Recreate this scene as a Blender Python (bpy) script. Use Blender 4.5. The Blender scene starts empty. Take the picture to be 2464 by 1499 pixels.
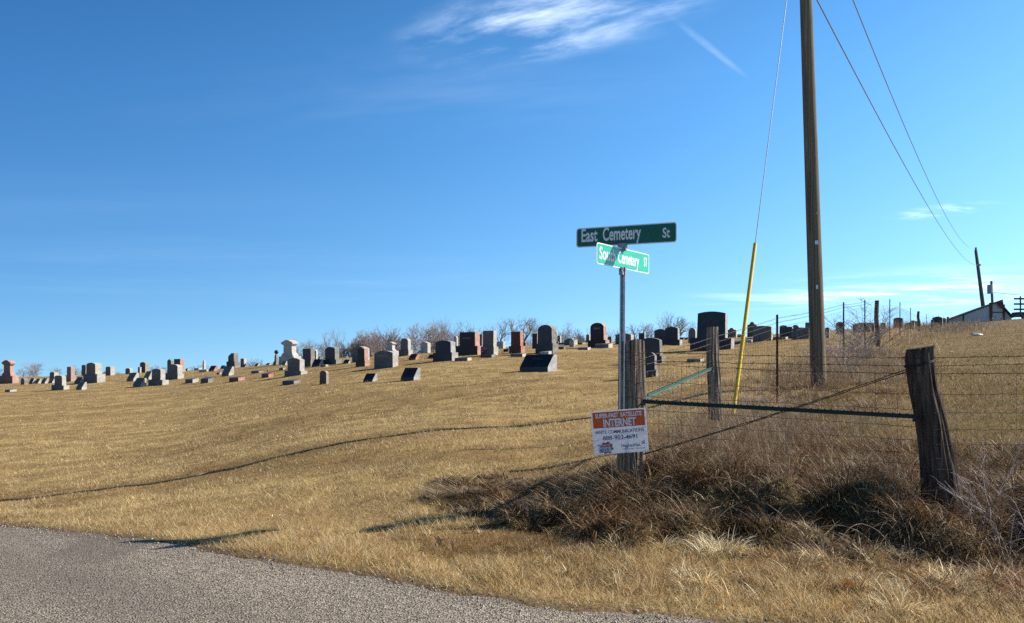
import bpy, bmesh, math, random
import numpy as np
from mathutils import Vector, Matrix, noise as mnoise

random.seed(7)
RNG = np.random.default_rng(11)
SC = bpy.context.scene
COL = SC.collection

# ------------------------------------------------------------------ camera, sky, sun, exposure
F = 2134.0          # focal length in pixels of a 2464 px wide view
U0, V0 = 1232.0, 890.0
CAMZ = 1.6
cd = bpy.data.cameras.new("camera")
cam = bpy.data.objects.new("camera", cd)
COL.objects.link(cam)
cam.location = (0, 0, CAMZ)
cam.rotation_euler = (math.radians(90), 0, 0)
cd.sensor_width = 36.0
cd.lens = 36.0 * F / 2464.0
cd.shift_y = (V0 - 749.5) / 2464.0
cd.clip_start = 0.05
cd.clip_end = 6000
SC.camera = cam

SUN_AZ = math.radians(12)      # from +X towards +Y
SUN_EL = math.radians(34.5)
W = bpy.data.worlds.new("World")
SC.world = W
W.use_nodes = True
nt = W.node_tree
nt.nodes.clear()
def N(nt, typ, **kw):
    n = nt.nodes.new(typ)
    for k, v in kw.items():
        setattr(n, k, v)
    return n
def math_node(nt, op, a, b=None, clamp=False):
    n = nt.nodes.new("ShaderNodeMath"); n.operation = op; n.use_clamp = clamp
    for i, x in enumerate((a, b)):
        if x is None: continue
        if isinstance(x, (int, float)): n.inputs[i].default_value = x
        else: nt.links.new(x, n.inputs[i])
    return n.outputs[0]
def mix_col(nt, fac, a, b, mode='MIX'):
    n = nt.nodes.new("ShaderNodeMix"); n.data_type = 'RGBA'; n.blend_type = mode
    for s, x in ((n.inputs[0], fac), (n.inputs[6], a), (n.inputs[7], b)):
        if isinstance(x, (int, float)): s.default_value = x
        elif isinstance(x, tuple): s.default_value = (*x, 1) if len(x) == 3 else x
        else: nt.links.new(x, s)
    return n.outputs[2]
def map_range(nt, v, a, b, c=0.0, d=1.0, smooth=True):
    n = nt.nodes.new("ShaderNodeMapRange")
    n.interpolation_type = 'SMOOTHSTEP' if smooth else 'LINEAR'
    nt.links.new(v, n.inputs[0])
    for i, x in zip((1, 2, 3, 4), (a, b, c, d)): n.inputs[i].default_value = x
    return n.outputs[0]

tc = N(nt, "ShaderNodeTexCoord")
sep = N(nt, "ShaderNodeSeparateXYZ"); nt.links.new(tc.outputs['Generated'], sep.inputs[0])
zc = math_node(nt, 'ADD', math_node(nt, 'MULTIPLY', math_node(nt, 'MAXIMUM', sep.outputs[2], 0.0), 0.90), 0.10)
comb = N(nt, "ShaderNodeCombineXYZ")
nt.links.new(sep.outputs[0], comb.inputs[0]); nt.links.new(sep.outputs[1], comb.inputs[1]); nt.links.new(zc, comb.inputs[2])
sky = N(nt, "ShaderNodeTexSky"); sky.sky_type = 'NISHITA'; sky.sun_disc = False
sky.sun_elevation = SUN_EL; sky.sun_rotation = math.pi / 2 - SUN_AZ
sky.altitude = 250; sky.air_density = 1.0; sky.dust_density = 0.35; sky.ozone_density = 3.0
nt.links.new(comb.outputs[0], sky.inputs[0])
hs = N(nt, "ShaderNodeHueSaturation"); hs.inputs['Saturation'].default_value = 1.29; hs.inputs['Value'].default_value = 1.0
nt.links.new(sky.outputs[0], hs.inputs['Color'])
# cirrus on a high plane
px = math_node(nt, 'DIVIDE', sep.outputs[0], math_node(nt, 'MAXIMUM', sep.outputs[2], 0.03))
py = math_node(nt, 'DIVIDE', sep.outputs[1], math_node(nt, 'MAXIMUM', sep.outputs[2], 0.03))
pl = N(nt, "ShaderNodeCombineXYZ"); nt.links.new(px, pl.inputs[0]); nt.links.new(py, pl.inputs[1])
def cirrus(cx, cy, rx, ry, rot, scale, stretch, lo, hi, amt, seed):
    m = N(nt, "ShaderNodeMapping"); m.vector_type = 'TEXTURE'
    m.inputs['Location'].default_value = (cx, cy, 0); m.inputs['Rotation'].default_value = (0, 0, rot); m.inputs['Scale'].default_value = (rx, ry, 1)
    nt.links.new(pl.outputs[0], m.inputs[0])
    ln = N(nt, "ShaderNodeVectorMath"); ln.operation = 'LENGTH'; nt.links.new(m.outputs[0], ln.inputs[0])
    mask = map_range(nt, ln.outputs['Value'], 1.0, 0.15)
    m2 = N(nt, "ShaderNodeMapping"); m2.vector_type = 'TEXTURE'
    m2.inputs['Location'].default_value = (seed, seed * 2, 0); m2.inputs['Rotation'].default_value = (0, 0, rot); m2.inputs['Scale'].default_value = (stretch, 1, 1)
    nt.links.new(pl.outputs[0], m2.inputs[0])
    ns = N(nt, "ShaderNodeTexNoise"); ns.inputs['Scale'].default_value = scale; ns.inputs['Detail'].default_value = 7
    ns.inputs['Roughness'].default_value = 0.62; ns.inputs['Distortion'].default_value = 0.25
    nt.links.new(m2.outputs[0], ns.inputs[0])
    v = map_range(nt, ns.outputs[0], lo, hi)
    return math_node(nt, 'MULTIPLY', math_node(nt, 'MULTIPLY', v, mask), amt)
parts = [cirrus(0.10, 2.56, .62, .34, -.62, 4.5, 2.0, .38, .86, .66, 9.4),
         cirrus(0.12, 2.9, .9, .55, -.5, 3.0, 2.0, .38, .9, .03, 1.3),
         cirrus(-.3, 3.2, 1.5, .9, -.3, 1.6, 2.5, .40, .8, .03, 4.3),
         cirrus(5.6, 11.5, 3.6, 4.2, .3, .9, 1.8, .42, .75, .60, 8.3),
         cirrus(2.7, 5.6, .30, .45, .5, 5.0, 1.8, .40, .7, .25, 5.9),
         cirrus(-3.0, 9.0, 5.0, 6.0, .0, .35, 3.0, .40, .8, .05, 2.2),
         cirrus(.60, 2.73, .44, .022, .98, 5.0, 3.0, .30, .7, .12, 6.0)]
tot = parts[0]
for p in parts[1:]: tot = math_node(nt, 'ADD', tot, p, True)
zen = map_range(nt, sep.outputs[2], .26, .85, 1.0, .30)
glow0 = map_range(nt, math_node(nt, 'ADD', sep.outputs[0], math_node(nt, 'MULTIPLY', sep.outputs[2], -.15)), -.55, .62, .63, 1.20, False)
glow = math_node(nt, 'MULTIPLY', glow0, zen)
gl = N(nt, "ShaderNodeCombineXYZ")
nt.links.new(math_node(nt, 'MULTIPLY', math_node(nt, 'POWER', glow0, 1.35), zen), gl.inputs[0]); nt.links.new(glow, gl.inputs[1]); nt.links.new(math_node(nt, 'MULTIPLY', math_node(nt, 'POWER', glow0, .70), math_node(nt, 'MULTIPLY', zen, .96)), gl.inputs[2])
skc0 = mix_col(nt, 1.0, hs.outputs[0], gl.outputs[0], 'MULTIPLY')
skc = mix_col(nt, tot, skc0, (9.0, 9.8, 10.8))
bg = N(nt, "ShaderNodeBackground"); bg.inputs['Strength'].default_value = 0.15
nt.links.new(skc, bg.inputs['Color'])
wo = N(nt, "ShaderNodeOutputWorld"); nt.links.new(bg.outputs[0], wo.inputs[0])

sl = bpy.data.lights.new("sun", 'SUN'); sl.energy = 5.0; sl.angle = math.radians(0.5); sl.color = (1.0, 0.93, 0.82)
so = bpy.data.objects.new("sun", sl); COL.objects.link(so)
sdir = Vector((math.cos(SUN_AZ) * math.cos(SUN_EL), math.sin(SUN_AZ) * math.cos(SUN_EL), math.sin(SUN_EL)))
so.rotation_euler = sdir.to_track_quat('Z', 'Y').to_euler(); so.location = (20, 5, 20)
SC.cycles.use_denoising = False
SC.view_settings.view_transform = 'Standard'; SC.view_settings.look = 'None'
SC.view_settings.exposure = 0.58; SC.view_settings.gamma = 1.0; SC.view_settings.use_curve_mapping = False

# ------------------------------------------------------------------ helpers
def link(o, parent=None):
    COL.objects.link(o)
    if parent is not None: o.parent = parent
    return o
def empty(name, loc=(0, 0, 0), rz=0.0, rot=None):
    o = bpy.data.objects.new(name, None); COL.objects.link(o)
    o.location = loc; o.rotation_euler = rot if rot else (0, 0, rz); o.empty_display_size = 0.1
    return o
def tag(o, label=None, cat=None, group=None, kind=None):
    if label: o['label'] = label
    if cat: o['category'] = cat
    if group: o['group'] = group
    if kind: o['kind'] = kind
    return o
def mesh_tris(name, V, T, col=None, smooth=False, mats=(), mi=None):
    me = bpy.data.meshes.new(name)
    V = np.asarray(V, np.float32); T = np.asarray(T, np.int32)
    k = T.shape[1]
    me.vertices.add(len(V)); me.vertices.foreach_set('co', V.ravel())
    me.loops.add(T.size); me.loops.foreach_set('vertex_index', T.ravel())
    me.polygons.add(len(T)); me.polygons.foreach_set('loop_start', np.arange(0, T.size, k, dtype=np.int32))
    if mi is not None: me.polygons.foreach_set('material_index', np.asarray(mi, np.int32))
    if smooth: me.polygons.foreach_set('use_smooth', np.ones(len(T), bool))
    if col is not None:
        a = me.attributes.new('col', 'FLOAT_COLOR', 'POINT')
        c = np.ones((len(V), 4), np.float32); c[:, :3] = col; a.data.foreach_set('color', c.ravel())
    me.update(calc_edges=True)
    for m in mats: me.materials.append(m)
    return me
def bm_obj(name, bm, mats, parent=None, smooth=False, loc=None, bevel=0.0, rot=None):
    if bevel > 0:
        bmesh.ops.bevel(bm, geom=[e for e in bm.edges if e.is_manifold and e.calc_face_angle(0) > 0.6], offset=bevel, segments=2, profile=0.6, affect='EDGES')
    bmesh.ops.recalc_face_normals(bm, faces=bm.faces[:])
    me = bpy.data.meshes.new(name); bm.to_mesh(me); bm.free()
    if smooth:
        for p in me.polygons: p.use_smooth = True
    for m in (mats if isinstance(mats, (list, tuple)) else [mats]): me.materials.append(m)
    o = bpy.data.objects.new(name, me); link(o, parent)
    if loc: o.location = loc
    if rot: o.rotation_euler = rot
    return o
def add_box(bm, x0, x1, y0, y1, z0, z1, mi=0, M=None, top=(1, 1)):
    cx, cy = (x0 + x1) / 2, (y0 + y1) / 2
    vs = []
    for z, s in ((z0, (1, 1)), (z1, top)):
        for x, y in ((x0, y0), (x1, y0), (x1, y1), (x0, y1)):
            p = Vector((cx + (x - cx) * s[0], cy + (y - cy) * s[1], z))
            vs.append(bm.verts.new(M @ p if M else p))
    for f in ((0, 3, 2, 1), (4, 5, 6, 7), (0, 1, 5, 4), (1, 2, 6, 5), (2, 3, 7, 6), (3, 0, 4, 7)):
        bm.faces.new([vs[i] for i in f]).material_index = mi
def tube_arrays(paths, radii, sides=4):
    """paths: list of (k,3) arrays, radii: list of (k,) arrays or floats -> verts, quads"""
    Vs, Qs, off = [], [], 0
    ang = np.arange(sides) * 2 * math.pi / sides
    for P, r in zip(paths, radii):
        P = np.asarray(P, float); k = len(P)
        r = np.full(k, r) if np.isscalar(r) else np.asarray(r, float)
        T = np.gradient(P, axis=0); T /= np.linalg.norm(T, axis=1)[:, None] + 1e-12
        ref = np.where(np.abs(T[:, 2:3]) > 0.9, np.array([[1.0, 0, 0]]), np.array([[0, 0, 1.0]]))
        A = np.cross(T, ref); A /= np.linalg.norm(A, axis=1)[:, None] + 1e-12
        B = np.cross(T, A)
        ring = P[:, None, :] + r[:, None, None] * (np.cos(ang)[None, :, None] * A[:, None, :] + np.sin(ang)[None, :, None] * B[:, None, :])
        Vs.append(ring.reshape(-1, 3))
        i = np.arange(k - 1)[:, None] * sides; j = np.arange(sides)[None, :]; jn = (j + 1) % sides
        q = np.stack([i + j, i + jn, i + sides + jn, i + sides + j], -1).reshape(-1, 4) + off
        Qs.append(q); off += k * sides
    return np.concatenate(Vs), np.concatenate(Qs)
def tubes(name, paths, radii, mat, parent=None, sides=4, smooth=True):
    V, Q = tube_arrays(paths, radii, sides)
    o = bpy.data.objects.new(name, mesh_tris(name, V, Q, smooth=smooth, mats=[mat])); return link(o, parent)
def unproj(u, v, Y):
    return Vector(((u - U0) / F * Y, Y, CAMZ - (v - V0) / F * Y))

# value noise on numpy arrays
_perm = RNG.random((256, 256)).astype(np.float32)
def vnoise(x, y, s=1.0, seed=0):
    x = np.asarray(x, float) * s + seed * 17.13 + 1000; y = np.asarray(y, float) * s + seed * 31.7 + 1000
    xi = np.floor(x).astype(int); yi = np.floor(y).astype(int); fx = x - xi; fy = y - yi
    fx = fx * fx * (3 - 2 * fx); fy = fy * fy * (3 - 2 * fy)
    g = lambda a, b: _perm[a % 256, b % 256]
    return (g(xi, yi) * (1 - fx) + g(xi + 1, yi) * fx) * (1 - fy) + (g(xi, yi + 1) * (1 - fx) + g(xi + 1, yi + 1) * fx) * fy
def fbm(x, y, s=1.0, seed=0, o=3):
    t = 0; a = 1; n = 0
    for k in range(o): t = t + a * vnoise(x, y, s * 2 ** k, seed + k * 5); n += a; a *= .5
    return t / n
def sstep(a, b, x):
    t = np.clip((x - a) / (b - a), 0, 1); return t * t * (3 - 2 * t)

# ------------------------------------------------------------------ terrain
def zroad(X): return .20 - .10 * .6 * np.log1p(np.exp(-(np.clip(X, -9, 9) + 2.4) / .6))
edge_px = [(-450, 1228), (-200, 1244), (0, 1266), (250, 1291), (400, 1312), (700, 1364), (900, 1391), (1100, 1432), (1300, 1463), (1500, 1482), (1700, 1500), (2000, 1528), (2464, 1570)]
eX, eY = [], []
for u, v in edge_px:
    a = (u - U0) / F; b = (v - V0) / F     # Z = CAMZ - b Y = 0.056 (a Y - 1.2)
    Yg = np.linspace(3, 16, 4000); gap_ = np.abs(CAMZ - b * Yg - zroad(a * Yg)); Y = float(Yg[np.argmin(gap_)])
    eX.append(a * Y); eY.append(Y)
eX, eY = np.array(eX), np.array(eY)
sl0 = (eY[0] - eY[2]) / (eX[0] - eX[2]); sl1 = (eY[-1] - eY[-4]) / (eX[-1] - eX[-4])
eX = np.concatenate([[eX[0] - 60], eX, [eX[-1] + 60]]); eY = np.concatenate([[eY[0] - 60 * sl0], eY, [eY[-1] + 60 * sl1]])
def yedge(X): return np.interp(X, eX, eY)

TAB = {   # u : (depth, v) pairs; last = crest
 -700: [(10.5, 1240), (13, 1208), (22, 1090), (32, 1010), (45, 965), (60, 938), (80, 920), (100, 909)],
 0:    [(10.6, 1250), (13.1, 1213), (18, 1132), (24, 1057), (32, 1005), (45, 963), (60, 936), (80, 917), (100, 907)],
 400:  [(7.9, 1290), (10.5, 1228), (13.6, 1164), (18, 1102), (23, 1046), (30, 995), (38, 956), (48, 928), (62, 906), (80, 893)],
 800:  [(7, 1330), (9.5, 1228), (14.2, 1070), (20, 1003), (25, 957), (29, 931), (35, 905), (45, 880), (62, 860)],
 1050: [(6.4, 1370), (8.3, 1242), (11, 1122), (14.6, 1034), (22, 957), (27, 917), (34, 880), (42, 852), (52, 845)],
 1300: [(6, 1400), (7.5, 1282), (9.3, 1170), (12, 1085), (15.6, 1013), (20, 957), (26, 905), (33, 868), (40, 844), (50, 828)],
 1500: [(6, 1392), (7.2, 1272), (8.5, 1165), (10.5, 1090), (15, 1000), (20, 950), (27, 900), (35, 860), (42, 834), (52, 818)],
 1720: [(6, 1390), (7, 1285), (8.2, 1155), (10.6, 1075), (12.4, 1034), (15.4, 940), (20, 905), (27, 875), (35, 850), (42, 832), (54, 814)],
 1880: [(6, 1390), (7, 1285), (8.1, 1155), (10.6, 1078), (12.6, 1030), (15, 950), (18, 918), (24, 875), (32, 842), (40, 820), (54, 802)],
 2000: [(6, 1390), (7, 1275), (8.0, 1165), (11, 1065), (13.2, 1010), (16, 925), (22, 875), (30, 838), (40, 810), (56, 793)],
 2150: [(6, 1392), (6.8, 1305), (7.9, 1190), (11, 1045), (16, 935), (22, 880), (30, 837), (38, 807), (50, 793), (64, 783)],
 2270: [(6.4, 1365), (7.7, 1225), (11, 1050), (16, 945), (22, 895), (30, 855), (45, 818), (60, 805), (85, 790), (110, 783)],
 2464: [(6.2, 1390), (7.5, 1245), (11, 1035), (16, 930), (22, 880), (35, 825), (55, 795), (80, 775), (105, 764)],
 3200: [(6.0, 1400), (7.5, 1230), (11, 1010), (16, 900), (22, 840), (35, 790), (55, 760), (80, 745), (105, 738)],
}
TU = np.array(sorted(TAB))
LD = np.linspace(math.log(4.5), math.log(420), 260)
ZT = []
for u in TU:
    t = TAB[int(u)]
    d = [x[0] for x in t]; z = [CAMZ - (x[1] - V0) / F * x[0] for x in t]
    zc_, dc = z[-1], d[-1]
    d += [dc * 1.12, dc * 1.5, dc * 2.2, dc * 3.2, 420]; z += [zc_ - .03, zc_ - 1.2, zc_ - 3.5, zc_ - 6, min(zc_ - 9, -8)]
    a = np.interp(LD, np.log(d), z)
    k = np.exp(-0.5 * (np.arange(-6, 7) / 2.2) ** 2); k /= k.sum()
    a2 = np.convolve(np.pad(a, 6, 'edge'), k, 'valid'); ZT.append(a2)
ZT = np.array(ZT)
# densify across u (smooth)
UU = np.linspace(-700, 3200, 157)
ZU = np.array([np.interp(UU, TU, ZT[:, j]) for j in range(len(LD))]).T
k = np.exp(-0.5 * (np.arange(-5, 6) / 2.0) ** 2); k /= k.sum()
ZU = np.array([np.convolve(np.pad(ZU[:, j], 5, 'edge'), k, 'valid') for j in range(len(LD))]).T
def ztab(X, Y):
    Yc = np.clip(Y, 4.6, 415); u = np.clip(U0 + F * X / Yc, -699, 3199)
    fi = (u - UU[0]) / (UU[1] - UU[0]); i = np.clip(np.floor(fi).astype(int), 0, len(UU) - 2); fu = fi - i
    fj = (np.log(Yc) - LD[0]) / (LD[1] - LD[0]); j = np.clip(np.floor(fj).astype(int), 0, len(LD) - 2); fd = fj - j
    return (ZU[i, j] * (1 - fu) + ZU[i + 1, j] * fu) * (1 - fd) + (ZU[i, j + 1] * (1 - fu) + ZU[i + 1, j + 1] * fu) * fd
# front fence line and side fence line
CX, CY = 1.26, 8.5
def yfence(X): return CY - 0.372 * (X - CX)
SDX, SDY = .458, .889
def side_d(X, Y):      # signed distance right of side fence, and distance along it
    dx, dy = X - CX, Y - CY
    return dx * SDY - dy * SDX, dx * SDX + dy * SDY
bX = np.array([-1.1, -.85, -.5, 0, .9, 2.5, 5, 9]); bY = np.array([9.9, 9.1, 8.2, 7.5, 6.75, 6.4, 6.1, 5.3])
def brush_mask(X, Y):
    """1 in the unmown strip in front of / under the front fence"""
    front = np.interp(X, bX, bY) + (vnoise(X, Y, 1.7, 3) - .5) * .35
    back = np.where(X < CX, 10.2 - .75 * np.clip(X + .9, 0, 9) * 0.55, yfence(X) + .75 + .35 * vnoise(X, Y, 1.3, 9))
    m = sstep(-.12, .15, Y - front) * sstep(-.15, .15, back - Y) * sstep(-1.15, -.75, X)
    return m
def strip_mask(X, Y):
    d, t = side_d(X, Y)
    w = 0.75 + .5 * vnoise(X, Y, .6, 12) + .5 * sstep(4, 10, t)
    return np.exp(-((d - .35) / w) ** 2) * sstep(.2, 1.5, t) * (1 - sstep(85, 110, t))
def zfun(X, Y):
    X = np.asarray(X, float); Y = np.asarray(Y, float)
    ye = yedge(X); zr = zroad(X)
    w = sstep(0.05, 1.6, Y - ye)
    z = zr * (1 - w) + ztab(X, Y) * w
    off = sstep(0.1, 1.0, Y - ye)
    z = z + off * ((fbm(X, Y, .55, 2) - .5) * .045 + (vnoise(X, Y, 3.1, 4) - .5) * .025)
    bm_ = brush_mask(X, Y)
    z = z + bm_ * (((vnoise(X, Y, 1.9, 21) - .45) * .30 + (vnoise(X, Y, 4.3, 22) - .5) * .12) * (.35 + .65 * sstep(0, 1.3, X)))
    z = z + strip_mask(X, Y) * (fbm(X, Y, 1.2, 5) - .4) * .15
    for (hx, hy, r, dz) in ((2.95, 7.55, .34, .24), (4.75, 7.15, .45, .26), (1.0, 7.7, .3, .14), (3.6, 7.05, .22, .14), (2.45, 7.2, .42, -.30), (4.1, 6.95, .5, -.32), (.35, 8.55, .40, -.16), (-.55, 8.75, .3, -.12), (3.2, 6.75, .3, -.12)):
        z = z + dz * np.exp(-((X - hx) ** 2 + ((Y - hy) * 1.3) ** 2) / r ** 2)
    z = z - 0.03 * (1 - sstep(-.02, .10, Y - ye))
    return z
def zf(x, y): return float(zfun(np.array([x]), np.array([y]))[0])
def ground_hit(u, v, dmin=7.0, dmax=130.0):
    Y = np.exp(np.linspace(math.log(dmin), math.log(dmax), 1200)); X = (u - U0) / F * Y
    vg = V0 - (zfun(X, Y) - CAMZ) * F / Y
    idx = np.nonzero(vg <= v)[0]
    return float(Y[idx[0]]) if len(idx) else float(Y[np.argmin(vg)])

# ------------------------------------------------------------------ materials
MATS = {}
def new_mat(name):
    m = bpy.data.materials.new(name); m.use_nodes = True; t = m.node_tree
    b = t.nodes['Principled BSDF']; MATS[name] = m
    return m, t, b
def noise_tex(t, scale, detail=4, rough=.6, vec=None, dist=0.0):
    n = t.nodes.new("ShaderNodeTexNoise"); n.inputs['Scale'].default_value = scale; n.inputs['Detail'].default_value = detail
    n.inputs['Roughness'].default_value = rough; n.inputs['Distortion'].default_value = dist
    if vec is not None: t.links.new(vec, n.inputs[0])
    return n
def coords(t, kind='Object'): return t.nodes.new("ShaderNodeTexCoord").outputs[kind]
def geo_pos(t): return t.nodes.new("ShaderNodeNewGeometry").outputs['Position']
def add_bump(t, b, h, strength, dist):
    n = t.nodes.new("ShaderNodeBump"); n.inputs['Strength'].default_value = strength; n.inputs['Distance'].default_value = dist
    t.links.new(h, n.inputs['Height']); t.links.new(n.outputs[0], b.inputs['Normal']); return n
def simple(name, c1, c2, scale=8, rough=.6, bump=.2, bd=.01, metal=0.0, stretch=None, spec=.4, lo=.35, hi=.65):
    m, t, b = new_mat(name)
    v = coords(t)
    if stretch:
        mp = t.nodes.new("ShaderNodeMapping"); mp.inputs['Scale'].default_value = stretch; t.links.new(v, mp.inputs[0]); v = mp.outputs[0]
    n = noise_tex(t, scale, 6, .65, v)
    t.links.new(mix_col(t, map_range(t, n.outputs[0], lo, hi), c1, c2), b.inputs['Base Color'])
    b.inputs['Roughness'].default_value = rough; b.inputs['Metallic'].default_value = metal; b.inputs['Specular IOR Level'].default_value = spec
    if bump: add_bump(t, b, n.outputs[0], bump, bd)
    return m

# ground
m_ground, t, b = new_mat("soil_and_thatch")
P = geo_pos(t)
n1 = noise_tex(t, .18, 5, .6, P); n2 = noise_tex(t, 22, 4, .7, P); n3 = noise_tex(t, 1.6, 4, .6, P)
mpn = t.nodes.new("ShaderNodeMapping"); mpn.inputs['Scale'].default_value = (.25, 1.2, 1); t.links.new(P, mpn.inputs[0])
n4 = noise_tex(t, .5, 4, .6, mpn.outputs[0])
c = mix_col(t, map_range(t, n4.outputs[0], .38, .62), (.33, .215, .085), (.47, .335, .135))
c = mix_col(t, map_range(t, n3.outputs[0], .35, .7), c, (.24, .155, .065))
c = mix_col(t, map_range(t, n2.outputs[0], .52, .75, 0, .7), c, (.13, .085, .035))
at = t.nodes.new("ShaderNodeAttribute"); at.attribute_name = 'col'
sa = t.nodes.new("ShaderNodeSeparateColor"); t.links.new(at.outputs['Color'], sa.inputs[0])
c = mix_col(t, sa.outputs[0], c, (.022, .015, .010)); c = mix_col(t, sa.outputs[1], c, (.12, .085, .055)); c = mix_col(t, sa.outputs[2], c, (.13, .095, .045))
t.links.new(c, b.inputs['Base Color']); b.inputs['Roughness'].default_value = .95; b.inputs['Specular IOR Level'].default_value = .1
add_bump(t, b, n2.outputs[0], .8, .03)
# road chip seal
m_road, t, b = new_mat("chip_seal")
P = geo_pos(t)
vo = t.nodes.new("ShaderNodeTexVoronoi"); vo.inputs['Scale'].default_value = 78; t.links.new(P, vo.inputs[0]); vo.inputs['Randomness'].default_value = 1
vo2 = t.nodes.new("ShaderNodeTexVoronoi"); vo2.inputs['Scale'].default_value = 115; t.links.new(P, vo2.inputs[0])
sp = t.nodes.new("ShaderNodeSeparateColor"); t.links.new(vo.outputs['Color'], sp.inputs[0])
sp2 = t.nodes.new("ShaderNodeSeparateColor"); t.links.new(vo2.outputs['Color'], sp2.inputs[0])
big = noise_tex(t, .7, 4, .6, P); mid = noise_tex(t, 9, 3, .6, P)
cr = t.nodes.new("ShaderNodeValToRGB"); t.links.new(sp.outputs[0], cr.inputs[0])
els = cr.color_ramp.elements; els[0].position = 0; els[0].color = (.10, .085, .07, 1); els[1].position = 1; els[1].color = (.78, .68, .54, 1)
for p_, c_ in ((.15, (.25, .21, .17)), (.42, (.38, .325, .26)), (.70, (.49, .42, .335)), (.90, (.64, .55, .43))):
    e = els.new(p_); e.color = (*c_, 1)
c = mix_col(t, map_range(t, sp2.outputs[1], .55, .9, 0, .6, False), cr.outputs[0], (.13, .12, .11))
c = mix_col(t, map_range(t, sp2.outputs[0], .93, .96, 0, .8, False), c, (.70, .64, .55))
c = mix_col(t, map_range(t, vo.outputs['Distance'], .35, .75, 0, .8), c, (.035, .032, .03))
c = mix_col(t, map_range(t, big.outputs[0], .40, .68, 0, .30), c, (.15, .14, .13))
c = mix_col(t, map_range(t, mid.outputs[0], .5, .8, 0, .3), c, (.28, .25, .21))
ra = t.nodes.new("ShaderNodeAttribute"); ra.attribute_name = 'col'
c = mix_col(t, ra.outputs['Fac'], c, (.135, .12, .10)); c = mix_col(t, 1.0, c, (1.05, 1.0, .925), 'MULTIPLY')
t.links.new(c, b.inputs['Base Color']); b.inputs['Roughness'].default_value = .85; b.inputs['Specular IOR Level'].default_value = .2
hgt = math_node(t, 'SUBTRACT', 1.0, vo.outputs['Distance']); hg2 = math_node(t, 'MULTIPLY', hgt, math_node(t, 'ADD', sp.outputs[1], .4))
add_bump(t, b, hg2, 1.0, .010)
# grass-like materials
def grass_mat(name, trans=.35, spec=.25, rough=.55):
    m, t, b = new_mat(name)
    a = t.nodes.new("ShaderNodeAttribute"); a.attribute_name = 'col'
    t.links.new(a.outputs['Color'], b.inputs['Base Color']); b.inputs['Roughness'].default_value = rough; b.inputs['Specular IOR Level'].default_value = spec
    tr = t.nodes.new("ShaderNodeBsdfTranslucent"); t.links.new(a.outputs['Color'], tr.inputs[0])
    mx = t.nodes.new("ShaderNodeMixShader"); mx.inputs[0].default_value = trans
    t.links.new(b.outputs[0], mx.inputs[1]); t.links.new(tr.outputs[0], mx.inputs[2])
    t.links.new(mx.outputs[0], t.nodes['Material Output'].inputs[0]); return m
m_grass = grass_mat("dry_grass_blades", .38)
m_brush = grass_mat("dead_brush", .14, .3)
# stones: (polished face, rough side)
def granite(name, c1, c2, speck, polished=False, rough=.75, bump=.25, scale=1.0):
    m, t, b = new_mat(name)
    P = coords(t); 
    n = noise_tex(t, 160 * scale, 3, .6, P); n2 = noise_tex(t, 5, 5, .65, P); n3 = noise_tex(t, 26, 5, .7, P)
    c = mix_col(t, map_range(t, n2.outputs[0], .35, .68), c1, c2)
    c = mix_col(t, map_range(t, n.outputs[0], .55, .70, 0, .7), c, speck)
    if not polished: c = mix_col(t, map_range(t, n3.outputs[0], .56, .74, 0, .5), c, tuple(x * .55 for x in c1))
    t.links.new(c, b.inputs['Base Color']); b.inputs['Roughness'].default_value = .30 if polished else rough
    b.inputs['Specular IOR Level'].default_value = .22 if polished else .2
    add_bump(t, b, n3.outputs[0] if not polished else n.outputs[0], .9 if not polished else .05, .035 if not polished else .002)
    return m
G = {
 'grey':  (granite("grey_granite_face", (.115, .112, .11), (.17, .165, .155), (.05, .05, .05)), granite("grey_granite_pitched", (.42, .40, .35), (.58, .55, .48), (.2, .19, .17))),
 'dark':  (granite("dark_granite_face", (.028, .028, .030), (.05, .05, .053), (.04, .04, .045), True), granite("dark_granite_pitched", (.20, .19, .17), (.34, .32, .28), (.06, .06, .06))),
 'black': (granite("black_granite_face", (.016, .020, .028), (.028, .034, .045), (.03, .03, .04), True), granite("blue_grey_granite_pitched", (.33, .33, .32), (.5, .49, .46), (.1, .1, .1))),
 'red':   (granite("red_granite_face", (.085, .022, .018), (.14, .04, .03), (.03, .012, .012), True), granite("red_granite_pitched", (.42, .20, .15), (.56, .30, .22), (.25, .1, .08))),
 'maroon': (granite("maroon_granite_face", (.022, .009, .008), (.035, .014, .012), (.01, .006, .006), True), granite("maroon_granite_pitched", (.42, .24, .19), (.58, .36, .29), (.25, .12, .1))),
 'pink':  (granite("pink_granite_face", (.18, .11, .095), (.25, .16, .14), (.16, .08, .07)), granite("pink_granite_side", (.42, .28, .22), (.52, .36, .29), (.3, .18, .14))),
 'white': (granite("white_marble_face", (.34, .33, .31), (.46, .45, .42), (.22, .21, .2)), granite("white_marble_side", (.46, .44, .39), (.58, .55, .49), (.42, .4, .35))),
 'brown': (granite("brown_stone_face", (.085, .075, .065), (.14, .12, .10), (.04, .035, .03)), granite("brown_stone_side", (.30, .26, .21), (.42, .37, .30), (.14, .12, .1))),
}
m_letter = simple("carved_lettering", (.30, .28, .25), (.22, .20, .18), 20, .8, 0)
m_letter_dim = simple("worn_carved_lettering", (.085, .082, .078), (.06, .058, .055), 20, .8, 0)
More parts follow.
